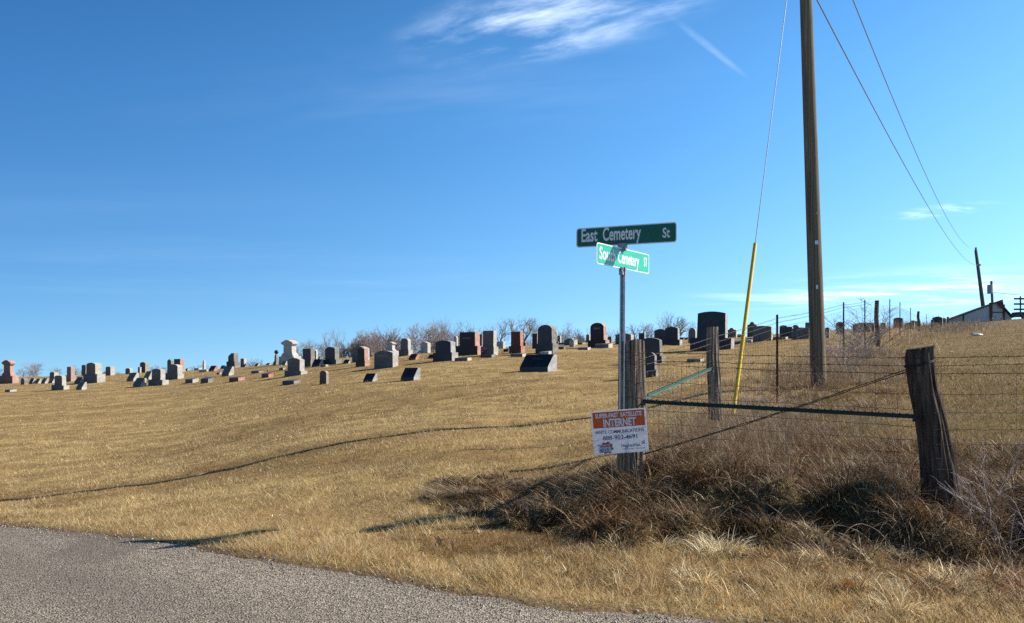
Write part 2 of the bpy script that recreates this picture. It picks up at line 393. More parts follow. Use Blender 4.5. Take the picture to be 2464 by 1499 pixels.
# wood
def wood(name, cs, ridge_scale=(14, 14, .55), bump=1.0, dist=.02):
    m, t, b = new_mat(name)
    mp = t.nodes.new("ShaderNodeMapping"); mp.inputs['Scale'].default_value = ridge_scale; t.links.new(coords(t), mp.inputs[0])
    n = noise_tex(t, 2.2, 8, .68, mp.outputs[0], .3); n2 = noise_tex(t, 3, 4, .6, coords(t))
    cr = t.nodes.new("ShaderNodeValToRGB"); t.links.new(n.outputs[0], cr.inputs[0]); e = cr.color_ramp.elements
    e[0].position = .33; e[0].color = (*cs[0], 1); e[1].position = .70; e[1].color = (*cs[2], 1); x = e.new(.5); x.color = (*cs[1], 1)
    c = mix_col(t, map_range(t, n2.outputs[0], .45, .75, 0, .5), cr.outputs[0], cs[1])
    t.links.new(c, b.inputs['Base Color']); b.inputs['Roughness'].default_value = .9; b.inputs['Specular IOR Level'].default_value = .15
    add_bump(t, b, n.outputs[0], bump, dist); return m
m_oldwood = wood("weathered_post_wood", ((.025, .017, .012), (.21, .155, .11), (.50, .42, .33)), (16, 16, .8), 1.0, .03)
m_darkwood = wood("dark_post_wood", ((.018, .013, .010), (.085, .060, .045), (.19, .145, .11)), (14, 14, .7), 1.0, .03)
m_polewood = wood("utility_pole_wood", ((.050, .038, .025), (.155, .125, .082), (.29, .245, .17)), (26, 26, .22), .9, .012)
m_farpole = simple("grey_pole_wood", (.10, .08, .06), (.16, .13, .10), 6, .9, .2)
m_galv = simple("galvanised_steel", (.42, .42, .41), (.55, .55, .53), 30, .42, .1, .002, .85)
m_wire = simple("rusty_wire", (.10, .065, .045), (.17, .12, .09), 40, .7, 0, 0, .3)
m_wire_dark = simple("dark_twisted_wire", (.03, .025, .02), (.05, .04, .03), 40, .7, 0, 0, .2)
m_rust = simple("rusty_steel_post", (.16, .045, .025), (.07, .035, .028), 14, .8, .3, .004, .2)
m_green_steel = simple("green_painted_steel", (.055, .12, .085), (.075, .15, .11), 18, .5, .1, .003, .1)
m_cable = simple("steel_cable", (.16, .16, .16), (.22, .22, .22), 30, .5, 0, 0, .6)
m_yellow = simple("yellow_plastic", (.80, .52, .012), (.70, .44, .012), 12, .38, .05, .002)
m_white_sheet = simple("white_reflective_sheeting", (.80, .80, .78), (.74, .74, .72), 9, .45, 0)
m_green_shaded = simple("shaded_green_sheeting", (.003, .12, .085), (.004, .105, .07), 6, .5, 0)  # East blade: sheeting green darkened in colour because its face is in shade
m_green_sunlit = simple("sunlit_green_sheeting", (.010, .47, .30), (.012, .42, .27), 6, .4, 0)  # South blade: the same green brightened in colour for its sunlit face
m_alu = simple("sign_bracket_metal", (.20, .21, .23), (.30, .31, .33), 20, .5, 0, 0, .6)
m_barnroof = simple("pale_metal_roofing", (.36, .37, .38), (.42, .43, .44), 3, .5, .1, .02, .0, (8, .4, .4))
m_barnred = simple("dark_red_boards", (.09, .02, .02), (.13, .03, .03), 6, .8, .1)
m_barngrey = simple("grey_barn_siding", (.35, .35, .35), (.42, .42, .42), 6, .8, .1)
m_darktrim = simple("dark_trim", (.03, .03, .03), (.05, .05, .05), 6, .8, 0)
m_bark = simple("bare_tree_bark", (.13, .11, .095), (.24, .21, .185), 3, .9, .3, .02)
m_twig = simple("bare_twigs", (.24, .20, .19), (.36, .31, .29), 2, .9, 0)
m_plastic_white = simple("white_plastic_litter", (.75, .75, .73), (.65, .65, .62), 14, .4, .4, .01)
m_pinkflower = simple("pink_artificial_flowers", (.62, .10, .25), (.75, .25, .40), 30, .7, .3, .01)
m_redflower = simple("red_artificial_flowers", (.45, .03, .03), (.5, .07, .06), 30, .7, .3, .01)
m_leafgreen = simple("dark_green_leaves", (.03, .06, .025), (.04, .08, .03), 30, .7, .3, .01)
m_deadleaf = simple("dead_leaf", (.42, .25, .11), (.52, .33, .17), 30, .6, .3, .01)
def sheet(name, c, trans=.35):
    m, t, b = new_mat(name)
    n = noise_tex(t, 14, 3, .6, coords(t)); cc = mix_col(t, map_range(t, n.outputs[0], .3, .7, 0, .3), c, tuple(x * .9 for x in c))
    t.links.new(cc, b.inputs['Base Color']); b.inputs['Roughness'].default_value = .45
    tr = t.nodes.new("ShaderNodeBsdfTranslucent"); t.links.new(cc, tr.inputs[0]); mx = t.nodes.new("ShaderNodeMixShader"); mx.inputs[0].default_value = trans
    t.links.new(b.outputs[0], mx.inputs[1]); t.links.new(tr.outputs[0], mx.inputs[2]); t.links.new(mx.outputs[0], t.nodes['Material Output'].inputs[0]); return m
m_coro = sheet("white_corrugated_plastic", (.82, .82, .84), .5)
m_orange = sheet("orange_print", (.80, .17, .02), .4)
m_navy = sheet("navy_print", (.012, .03, .16), .1)
m_redprint = sheet("red_print", (.50, .05, .03), .2)

# ------------------------------------------------------------------ ground sheets
def axis(fine0, fine1, step, far0, far1, g=1.09):
    a = list(np.arange(fine0, fine1, step)); s = step; x = fine1
    while x < far1: a.append(x); s = min(s * g, 60); x += s
    a.append(far1); s = step; x = fine0; pre = []
    while x > far0: s = min(s * g, 60); x -= s; pre.append(max(x, far0))
    return np.array(pre[::-1] + a)
xs = axis(-8, 7, .09, -900, 900, 1.045); ys = axis(5, 13, .08, -40, 1500, 1.03)
GX, GY = np.meshgrid(xs, ys)
GZ = zfun(GX, GY)
far = sstep(400, 700, GY); GZ = GZ * (1 - far) + (-12) * far
V = np.stack([GX, GY, GZ], -1).reshape(-1, 3)
nx, ny = len(xs), len(ys)
i = np.arange((nx - 1) * (ny - 1)); r = i // (nx - 1); c_ = i % (nx - 1)
Q = np.stack([r * nx + c_, r * nx + c_ + 1, (r + 1) * nx + c_ + 1, (r + 1) * nx + c_], -1)
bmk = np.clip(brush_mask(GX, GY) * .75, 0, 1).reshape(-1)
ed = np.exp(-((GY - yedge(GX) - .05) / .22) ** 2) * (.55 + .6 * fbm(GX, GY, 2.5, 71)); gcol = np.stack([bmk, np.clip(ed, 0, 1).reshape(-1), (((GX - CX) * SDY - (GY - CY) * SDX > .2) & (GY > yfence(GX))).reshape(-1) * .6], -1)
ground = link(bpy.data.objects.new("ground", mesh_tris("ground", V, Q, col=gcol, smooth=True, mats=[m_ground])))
tag(ground, kind='structure')
# road: strip below the edge line, wobbly margin
ex = np.arange(-45, 40, .04); ey = yedge(ex)
wob = (vnoise(ex, ex * 0, 2.5, 31) - .5) * .16 + (vnoise(ex, ex * 0, 11, 33) - .5) * .07 + (vnoise(ex, ex * 0, 35, 34) - .5) * .03
rows = []; rcol = []
for d in [0, .1, .25, .45, .7, .95, 1.2, 1.5, 1.9, 2.3, 2.7, 3.1, 3.5, 4.5, 5.5, 8]:
    yy = ey + (wob if d == 0 else 0) - d * 1.12
    bandv = .38 * math.exp(-((d - 1.25) / .35) ** 2) + .30 * math.exp(-((d - 2.9) / .4) ** 2) + .35 * math.exp(-(d / .10) ** 2)
    rcol.append(np.clip(bandv * (.3 + 1.3 * fbm(ex, ex * 0 + d, .9, 81)) + .5 * (sstep(.68, .74, vnoise(ex, ex * 0 + d * 1.4, 1.1, 83))), 0, .6))
    crown = .03 * math.sin(min(d, 7) / 7 * math.pi)
    rows.append(np.stack([ex - d * .45 * 0, yy, zroad(ex) + .006 + crown], -1))
V = np.concatenate(rows); nx = len(ex); ny = len(rows)
i = np.arange((nx - 1) * (ny - 1)); r = i // (nx - 1); c_ = i % (nx - 1)
Q = np.stack([r * nx + c_, (r + 1) * nx + c_, (r + 1) * nx + c_ + 1, r * nx + c_ + 1], -1)
road = link(bpy.data.objects.new("road", mesh_tris("road", V, Q, col=np.repeat(np.concatenate(rcol)[:, None], 3, 1), smooth=True, mats=[m_road]))); tag(road, kind='structure')

# loose chips along the broken edge
def chips(n):
    x = RNG.random(n) * 16 - 9; d = np.abs(RNG.normal(0, .11, n)) * np.where(RNG.random(n) < .5, 1, -1.3); far_ = RNG.random(n) < .25; d = np.where(far_, -RNG.random(n) * 2.5, d)
    y = yedge(x) + d; z = np.where(d < 0, zroad(x) + .010, zfun(x, y) + .002); r_ = (.003 + .008 * RNG.random(n) ** 2.5); z = z + .35 * r_
    base = np.array([[1, 0, 0], [0, 1, 0], [-1, 0, 0], [0, -1, 0], [0, 0, .8], [0, 0, -.8]])
    Vv = base[None] * (r_[:, None, None] * (.7 + .6 * RNG.random((n, 6, 1)))); a = RNG.random(n) * 6.28; ca, sa_ = np.cos(a)[:, None], np.sin(a)[:, None]
    Vv = np.stack([Vv[..., 0] * ca - Vv[..., 1] * sa_, Vv[..., 0] * sa_ + Vv[..., 1] * ca, Vv[..., 2]], -1) + np.stack([x, y, z], -1)[:, None]
    T = np.array([(0, 1, 4), (1, 2, 4), (2, 3, 4), (3, 0, 4), (1, 0, 5), (2, 1, 5), (3, 2, 5), (0, 3, 5)]); T = (T[None] + (np.arange(n) * 6)[:, None, None]).reshape(-1, 3)
    g_ = .12 + .5 * RNG.random((n, 1)) ** 1.5; C = np.repeat(g_ * np.array([[1.0, .88, .74]]), 6, 0); return Vv.reshape(-1, 3), T, C
m_chip, t, b = new_mat("loose_gravel"); a_ = t.nodes.new("ShaderNodeAttribute"); a_.attribute_name = 'col'; t.links.new(a_.outputs['Color'], b.inputs['Base Color']); b.inputs['Roughness'].default_value = .85
v_, t_, c_ = chips(4200); tag(link(bpy.data.objects.new("gravel", mesh_tris("gravel", v_, t_, col=c_, mats=[m_chip]))), kind='stuff')

# ------------------------------------------------------------------ blades
def blades(P, H, Wd, A, L0, K, C, segs, B=None):
    n = len(P); P = P.astype(np.float32)
    if B is None: B = A + math.pi / 2
    wx, wy = np.cos(B), np.sin(B)
    lev = []; cur = P.copy(); cols = []
    for s in range(segs + 1):
        t = s / segs
        if s < segs:
            w = Wd * (1 - t * .75) * .5
            off = np.stack([wx * w, wy * w, np.zeros(n)], -1)
            lev.append(cur - off); lev.append(cur + off)
        else: lev.append(cur.copy())
        tilt = L0 + K * (t + .5 / segs); st = H / segs
        cur = cur + np.stack([np.sin(tilt) * np.cos(A) * st, np.sin(tilt) * np.sin(A) * st, np.cos(tilt) * st], -1)
    Vv = np.stack(lev, 1).reshape(-1, 3); m = 2 * segs + 1
    tr = []
    for s in range(segs - 1): a = 2 * s; tr += [(a, a + 1, a + 3), (a, a + 3, a + 2)]
    a = 2 * (segs - 1); tr.append((a, a + 1, a + 2))
    T = (np.array(tr)[None] + (np.arange(n) * m)[:, None, None]).reshape(-1, 3)
    return Vv, T, np.repeat(C, m, 0)
def join(name, parts_, mat):
    Vs, Ts, Cs, off = [], [], [], 0
    for v, t_, c in parts_: Vs.append(v); Ts.append(t_ + off); Cs.append(c); off += len(v)
    return link(bpy.data.objects.new(name, mesh_tris(name, np.concatenate(Vs), np.concatenate(Ts), col=np.concatenate(Cs), mats=[mat])))
STRAW = np.array([.63, .455, .215]); STRAW2 = np.array([.52, .34, .14]); BROWN = np.array([.27, .140, .055]); OLIVE = np.array([.23, .21, .065]); PALE = np.array([.84, .71, .43]); GREYB = np.array([.37, .275, .175]); RUST = np.array([.30, .135, .055])
def pick(n, cols, probs, jit=.15):
    idx = RNG.choice(len(cols), n, p=np.array(probs) / np.sum(probs)); c = np.array(cols)[idx]
    return c * (1 + (RNG.random((n, 1)) - .5) * 2 * jit)
def sample_trap(n, y0, y1, p, u0=-260, u1=2720):
    r_ = RNG.random(n); a = 1 - p
    Y = (y0 ** a + r_ * (y1 ** a - y0 ** a)) ** (1 / a)
    u = u0 + RNG.random(n) * (u1 - u0); return (u - U0) / F * Y, Y
def lawn_part(n, y0, y1, p, segs, hmul=1.0):
    X, Y = sample_trap(n, y0, y1, p)
    ye = yedge(X); e = Y - ye
    bmk = brush_mask(X, Y); sd, st = side_d(X, Y)
    keep = (e > -.06 + .22 * vnoise(X, Y, 3.3, 91) + .1 * RNG.random(n)) & (RNG.random(n) > bmk * .8) & (RNG.random(n) > .6 * (1 - sstep(0, .35, e)))
    X, Y, e, bmk, sd, st = [a[keep] for a in (X, Y, e, bmk, sd, st)]; n = len(X)
    pasture = ((sd > .3) & (Y > yfence(X))).astype(float)
    big = fbm(X * .28, Y * 1.1, .45, 41, 3); med = fbm(X, Y, 1.1, 43, 3); fine = vnoise(X, Y, 5, 45)
    verge = np.exp(-((e - .75) / .55) ** 2) * (X < 30)
    straw = sstep(.40, .58, big * .65 + med * .35 + verge * .22 - pasture * .17)
    isb = RNG.random(n) < (.13 + .80 * (1 - straw) + .22 * sstep(-1.5, 1.5, X) * (1 - sstep(9.5, 11, Y)) * (med > .45))
    C = pick(n, [STRAW, STRAW2, PALE], [5, 2.4, 2.4], .28); Cb = pick(n, [BROWN, BROWN * .55, STRAW2 * .75, GREYB], [4, 2.5, 3, 1.5], .3)
    C = np.where(isb[:, None], Cb, C)
    gr = RNG.random(n) < (.03 + .10 * sstep(.5, .7, fine) + .30 * pasture * sstep(.38, .6, med) + .10 * sstep(.35, .1, e))
    C *= 1 - .30 * pasture[:, None]
    C[gr] = pick(int(gr.sum()), [OLIVE, OLIVE * .8], [1, 1], .2)
    z = zfun(X, Y) - .006
    rightv = sstep(-1.5, 1.5, X) * (1 - sstep(9.5, 11, Y)) * (1 - pasture)
    H = (.028 + .045 * RNG.random(n) ** 1.5 + .022 * sstep(.45, .7, med)) * (1 + .4 * rightv + .3 * verge + .45 * pasture) * hmul * (1 - .5 * np.exp(-(e / .22) ** 2))
    tuft = sstep(.62, .8, vnoise(X, Y, 2.3, 47)); H = H * (1 + .6 * tuft)
    Wd = np.maximum(.0040, Y * .00046) * (.6 + .9 * RNG.random(n) ** 2)
    flow = fbm(X, Y, .8, 51, 2) * 9
    A = flow + RNG.normal(0, 1.9, n); L0 = .15 + .95 * RNG.random(n); K = .2 + 1.3 * RNG.random(n)
    return blades(np.stack([X, Y, z], -1), H, Wd, A, L0, K, C, segs, RNG.random(n) * 6.28)
grass = join("grass", [lawn_part(330000, 4.3, 12, 1.3, 3), lawn_part(250000, 12, 30, 1.5, 2, 1.0), lawn_part(190000, 30, 125, 1.6, 1, 1.1)], m_grass)
tag(grass, kind='stuff')

# long dead grass on the bank: tussocks
def tussocks(n_t, per, xr, yr, maskf, hr, cols, probs, segs=4, spread=.10, tilt=(.2, 1.1), K=(.6, 1.9), wid=.0045, thr=.35, biasdir=None):
    X = xr[0] + RNG.random(n_t * 6) * (xr[1] - xr[0]); Y = yr[0] + RNG.random(n_t * 6) * (yr[1] - yr[0])
    m = maskf(X, Y); k_ = np.nonzero(RNG.random(len(X)) * (1 - thr) + thr * .6 < m)[0][:n_t]; X, Y = X[k_], Y[k_]; nt_ = len(X)
    hh = (hr[0] + (hr[1] - hr[0]) * RNG.random(nt_) ** 1.4) * (.55 + .45 * sstep(-.3, 1.1, X)); base = pick(nt_, cols, probs, .2); dirn = RNG.random(nt_) * 6.28
    idx = np.repeat(np.arange(nt_), per); n = len(idx)
    aa = RNG.random(n) * 6.28; rr = spread * np.sqrt(RNG.random(n)) * (hh[idx] / hr[1])
    x = X[idx] + np.cos(aa) * rr; y = Y[idx] + np.sin(aa) * rr; z = zfun(x, y) - .02
    A = np.where(RNG.random(n) < .55, aa, dirn[idx]) + RNG.normal(0, .45, n)
    if biasdir is not None: A = np.where(RNG.random(n) < .5, biasdir + RNG.normal(0, .5, n), A)
    H = hh[idx] * (.5 + .7 * RNG.random(n)); L0 = tilt[0] + (tilt[1] - tilt[0]) * RNG.random(n); KK = K[0] + (K[1] - K[0]) * RNG.random(n)
    C = base[idx] * .75 + pick(n, cols, probs, .25) * .25; C *= (.55 + .9 * RNG.random((n, 1)) ** 2 * 1.3)
    return blades(np.stack([x, y, z], -1), H, wid * (.6 + .8 * RNG.random(n)) * np.ones(n), A, L0, KK, C, segs, RNG.random(n) * 6.28)
LB = [BROWN * .75, RUST * .65, GREYB * .45, STRAW2 * .7, BROWN * .28]
bp = [tussocks(470, 120, (-1.2, 6.4), (5.6, 10.3), brush_mask, (.14, .46), LB, [4, 2.5, 2, 2, 3], tilt=(.1, 1.2), K=(.9, 2.4), spread=.13, wid=.0085),
      tussocks(260, 40, (-1.2, 6.2), (5.9, 10.3), brush_mask, (.12, .36), [PALE * .8, STRAW, GREYB], [2, 2, 2], tilt=(.3, 1.4), spread=.16, wid=.005),
      tussocks(150, 90, (-.9, 1.2), (8.0, 9.9), brush_mask, (.2, .42), [GREYB * .9, STRAW2 * .8, PALE * .7], [4, 2, 1], tilt=(.8, 1.3), K=(.2, .8), biasdir=math.pi * 1.12),
      tussocks(420, 46, (-2.2, 6.0), (4.5, 8.4), lambda x, y: sstep(.3, .5, y - yedge(x)) * (1 - brush_mask(x, y)) * sstep(-2.6, -.2, x) * .8, (.07, .19), [PALE, STRAW, STRAW2, BROWN, BROWN * .5], [3, 3, 2, 2, 1.5], spread=.07, wid=.0055, tilt=(.1, .8), K=(.4, 1.5)),
      tussocks(36, 60, (-3.4, -2.2), (8.6, 9.4), lambda x, y: x * 0 + .9, (.05, .16), [STRAW, BROWN, PALE], [2, 2, 2], spread=.12, wid=.006, tilt=(.3, 1.2))]
def behind_mask(x, y): d, t_ = side_d(x, y); return sstep(.0, .3, y - yfence(x)) * (d > -.1) * (1 - sstep(2.2, 4.0, y - yfence(x) - .8 * (d < 1.2)))
bp.append(tussocks(1000, 75, (1.2, 7.0), (6.0, 13), behind_mask, (.12, .34), [BROWN * .85, GREYB * .6, RUST * .8, STRAW2 * .75, OLIVE * .8], [4, 2.5, 2, 1.6, 1.2], spread=.14, wid=.0065))
bp.append(tussocks(420, 60, (1.2, 12), (8.4, 28), lambda x, y: strip_mask(x, y), (.12, .36), [BROWN, GREYB * .75, RUST * .8, STRAW2 * .7], [4, 3, 1.2, 1.5], spread=.16, wid=.008))
bp.append(tussocks(120, 110, (1.4, 5.5), (5.2, 7.4), lambda x, y: sstep(.9, 1.3, y - yedge(x)) * (1 - brush_mask(x, y)) * sstep(1.4, 2.2, x), (.14, .27), [RUST, BROWN, PALE, STRAW, BROWN * .5], [3, 2.5, 2.2, 2, 2], spread=.12, wid=.0065, tilt=(.2, 1.1), K=(.7, 2)))
bp.append(tussocks(26, 150, (.8, 5.2), (5.0, 7.0), lambda x, y: sstep(.5, .9, y - yedge(x)) * (1 - brush_mask(x, y)), (.16, .26), [PALE, PALE, STRAW], [3, 3, 1], spread=.10, wid=.006, tilt=(.2, .9), K=(.8, 1.8)))
brush_grass = join("long_dead_grass", bp, m_brush); tag(brush_grass, kind='stuff')

# weeds along the fences
def stems(n, xf, hr, cols, probs, wid=.0028, lean=.22, K=.35, segs=3, branches=5):
    X, Y = xf(n); z = zfun(X, Y) - .02; n = len(X)
    H = hr[0] + (hr[1] - hr[0]) * RNG.random(n) ** 1.6; A = RNG.random(n) * 6.28; L0 = np.abs(RNG.normal(0, lean, n)); KK = np.abs(RNG.normal(0, K, n)); C = pick(n, cols, probs, .25)
    Wd = np.maximum(wid, Y * .00028) * (.7 + .6 * RNG.random(n))
    out = [blades(np.stack([X, Y, z], -1), H, Wd, A, L0, KK, C, segs, RNG.random(n) * 6.28)]
    for b_ in range(branches):
        t_ = .35 + .6 * RNG.random(n); til = L0 + KK * t_ * .5
        bx = X + np.sin(til) * np.cos(A) * H * t_; by = Y + np.sin(til) * np.sin(A) * H * t_; bz = z + np.cos(til) * H * t_
        out.append(blades(np.stack([bx, by, bz], -1), H * (.12 + .2 * RNG.random(n)), Wd * .7, RNG.random(n) * 6.28, .5 + .6 * RNG.random(n), RNG.random(n) * .6, C, 2, RNG.random(n) * 6.28))
    return out
def along_side(n, t0=.6, t1=100, w=.55, off=.3, pw=1.15):
    a = 1 - pw; t_ = ((t0 + 3) ** a + RNG.random(n) * ((t1 + 3) ** a - (t0 + 3) ** a)) ** (1 / a) - 3
    d = off + RNG.normal(0, 1, n) * w * (1 + .02 * t_)
    k_ = fbm(t_, t_ * 0, .35, 61) > .33 + .12 * RNG.random(n); t_, d = t_[k_], d[k_]
    return CX + SDX * t_ + SDY * d, CY + SDY * t_ - SDX * d
def along_front(n, x0=CX + .1, x1=7.5, w=.30, off=-.05):
    x = x0 + RNG.random(n) * (x1 - x0); y = yfence(x) + off + RNG.normal(0, w, n); return x, y
WC = [GREYB * .8, np.array([.34, .235, .16]), BROWN, PALE * .6, RUST]
wp = stems(9000, along_side, (.15, .75), WC, [4, 3, 2, 1.5, .8]) + stems(3500, lambda n: along_side(n, 2.5, 16, .75, .5), (.15, .6), WC, [4, 3, 2, 1.5, .8]) \
   + stems(2600, along_front, (.12, .42), WC, [4, 2, 3, 1.5, 1.5]) \
   + stems(5000, lambda n: along_side(n, 55, 112, .8, .2, 1.02), (.2, .75), [GREYB * .8, np.array([.33, .24, .17])], [1, 1])
# loose unmown pasture just behind the front fence
def behind(n):
    x = CX + RNG.random(n) * 7; y = yfence(x) + .3 + RNG.random(n) ** 1.5 * 3.2; d, t_ = side_d(x, y); k_ = d > 0; return x[k_], y[k_]
wp += stems(5200, behind, (.08, .30), [GREYB, BROWN, PALE * .8, STRAW2 * .8, RUST * .8], [3, 3, 1.5, 2, 1.5], branches=3, lean=.5, K=.7)
weeds = join("weeds", wp, m_brush); tag(weeds, kind='stuff')
# bramble canes and flattened stalks
def canes(n, xr, maskf, lr, az, upr, wob_, rad):
    ps, rs = [], []
    while len(ps) < n:
        x = xr[0] + RNG.random() * (xr[1] - xr[0]); y = xr[2] + RNG.random() * (xr[3] - xr[2])
        if maskf(np.array([x]), np.array([y]))[0] < .4: continue
        L = lr[0] + RNG.random() * (lr[1] - lr[0]); a = az + RNG.normal(0, .6) if az is not None else RNG.random() * 6.28
        up = upr[0] + RNG.random() * (upr[1] - upr[0]); z = zf(x, y) - .03; k_ = 9; p = np.array([x, y, z]); P_ = [p.copy()]
        for s in range(k_):
            t_ = s / k_; el = up * (1 - t_ * 1.7) ; a += RNG.normal(0, wob_)
            p = p + L / k_ * np.array([math.cos(a) * math.cos(el), math.sin(a) * math.cos(el), math.sin(el)]); P_.append(p.copy())
        ps.append(np.array(P_)); r0 = rad * (.6 + .8 * RNG.random()); rs.append(np.linspace(r0, r0 * .35, k_ + 1))
        if RNG.random() < .6:
            j = int(RNG.integers(3, 7)); q = P_[j].copy(); a2 = a + RNG.choice([-1, 1]) * .8; Q_ = [q.copy()]
            for s in range(4): q = q + L * .07 * np.array([math.cos(a2), math.sin(a2), .5 - .2 * s]); Q_.append(q.copy())
            ps.append(np.array(Q_)); rs.append(np.linspace(r0 * .6, r0 * .25, 5))
    return ps, rs
m_cane = simple("pale_cane_bark", (.40, .31, .22), (.16, .10, .07), 12, .7, .1, .003)
ps, rs = canes(110, (1.3, 6.5, 6.2, 8.6), brush_mask, (.3, .8), None, (.4, 1.4), .16, .0026)
p2, r2 = canes(60, (3.0, 5.2, 6.4, 7.5), brush_mask, (.4, .9), None, (.5, 1.45), .2, .003); ps += p2; rs += r2
p2, r2 = canes(70, (-.9, 1.2, 7.7, 9.7), brush_mask, (.5, 1.3), math.pi * .16, (.12, .5), .08, .0035); ps += p2; rs += r2
p2, r2 = canes(16, (.2, 2.6, 7.0, 7.8), brush_mask, (.6, 1.3), math.pi * .1, (.1, .35), .08, .0045); ps += p2; rs += r2
tag(tubes("bramble_canes", ps, rs, m_cane, sides=4), kind='stuff')

# ------------------------------------------------------------------ text
_c = bpy.data.curves.new("t", 'FONT'); _c.body = "H"; _c.size = 1; _o = bpy.data.objects.new("t", _c); COL.objects.link(_o); bpy.context.view_layer.update()
_m = bpy.data.meshes.new_from_object(_o.evaluated_get(bpy.context.evaluated_depsgraph_get())); CAPH = max(v.co.y for v in _m.vertices); bpy.data.objects.remove(_o); bpy.data.curves.remove(_c); bpy.data.meshes.remove(_m)
def text_bm(items, bold=0.0):
    """items: (string, x0, x1, baseline z, cap height) in local XZ plane facing -Y"""
    bm = bmesh.new()
    for s, x0, x1, zb, cap in items:   # each word fitted to its measured place
        cu = bpy.data.curves.new("t", 'FONT'); cu.body = s; cu.size = 1; cu.offset = bold; cu.resolution_u = 4
        ob = bpy.data.objects.new("t", cu); COL.objects.link(ob); bpy.context.view_layer.update()
        me = bpy.data.meshes.new_from_object(ob.evaluated_get(bpy.context.evaluated_depsgraph_get()))
        cu2 = bpy.data.curves.new("t", 'FONT')
        ax = [v.co.x for v in me.vertices]; lo, hi = min(ax), max(ax); sx = (x1 - x0) / (hi - lo); sz = cap / CAPH
        for v in me.vertices: v.co = Vector((x0 + (v.co.x - lo) * sx, 0, zb + v.co.y * sz))
        bm.from_mesh(me); bpy.data.objects.remove(ob); bpy.data.curves.remove(cu); bpy.data.curves.remove(cu2); bpy.data.meshes.remove(me)
    return bm

# ------------------------------------------------------------------ gravestones
ROT = math.radians(-34)
REG = {1: (0, 1230, 4.928), 2: (450, 1230, 4.928), 3: (900, 1200, 4.928), 4: (1250, 1130, 4.928), 5: (1700, 1130, 4.928), 6: (2150, 1110, 4.928), 7: (2500, 1080, 4.1067), 8: (3000, 1050, 3.303)}
SRC = 3746 / 2464
def pu(R, x): return (REG[R][0] + x / REG[R][2]) / SRC
def pv(R, y): return (REG[R][1] + y / REG[R][2]) / SRC
def extr(bm, prof, y0, y1, mf=0, ms=1, M=None):
    """profile (x,z) extruded between y0 (front) and y1 (back)"""
    M = M or Matrix.Identity(4)
    a = [bm.verts.new(M @ Vector((x, y0, z))) for x, z in prof]; b_ = [bm.verts.new(M @ Vector((x, y1, z))) for x, z in prof]
    bm.faces.new(a).material_index = mf; bm.faces.new(b_[::-1]).material_index = mf
    n = len(prof)
    for i in range(n): bm.faces.new([a[i], b_[i], b_[(i + 1) % n], a[(i + 1) % n]][::-1]).material_index = ms
def top_prof(kind, w, h, taper=.0):
    w2 = w / 2; wt = w2 * (1 - taper)
    if kind == 'flat': return [(-w2, -.02), (w2, -.02), (wt, h), (-wt, h)]
    if kind == 'cut': return [(-w2, -.02), (w2, -.02), (wt, h), (wt * .1, h), (-wt, h * .62)]
    if kind == 'peak': return [(-w2, -.02), (w2, -.02), (wt, h * .86), (0, h), (-wt, h * .86)]
    if kind == 'dome':
        p = [(-w2, -.02), (w2, -.02), (wt, h * .80), (wt * .62, h * .82)]
        for i in range(7): a = math.pi * i / 6; p.append((wt * .5 * math.cos(a), h * .84 + h * .16 * math.sin(a)))
        return p + [(-wt * .62, h * .82), (-wt, h * .80)]
    rise = {'serp': .10, 'arch': .22, 'round': .45, 'low': .14, 'gentle': .07}[kind] * min(h, w * 1.1)
    p = [(-w2, -.02), (w2, -.02)]; k_ = 12
    for i in range(k_ + 1):
        x = 1 - 2 * i / k_
        if kind == 'serp': z = h - rise * (1 - math.cos(x * math.pi / 2) ** .8) if abs(x) < 1 else h - rise
        elif kind in ('low', 'gentle'): z = h - rise * x * x
        else: z = h - rise * (1 - math.sqrt(max(0, 1 - (x * .98) ** 2)) ) / (1 - math.sqrt(1 - .98 ** 2))
        p.append((wt * x, z))
    return p
def solve_w(A, tr, u):     # apparent width A (m) -> real width for thickness ratio tr
    a = -ROT - math.atan((u - U0) / F)
    return A / (math.cos(a) + tr * math.sin(a)) if math.cos(a) + tr * math.sin(a) > .2 else A
STONES = []
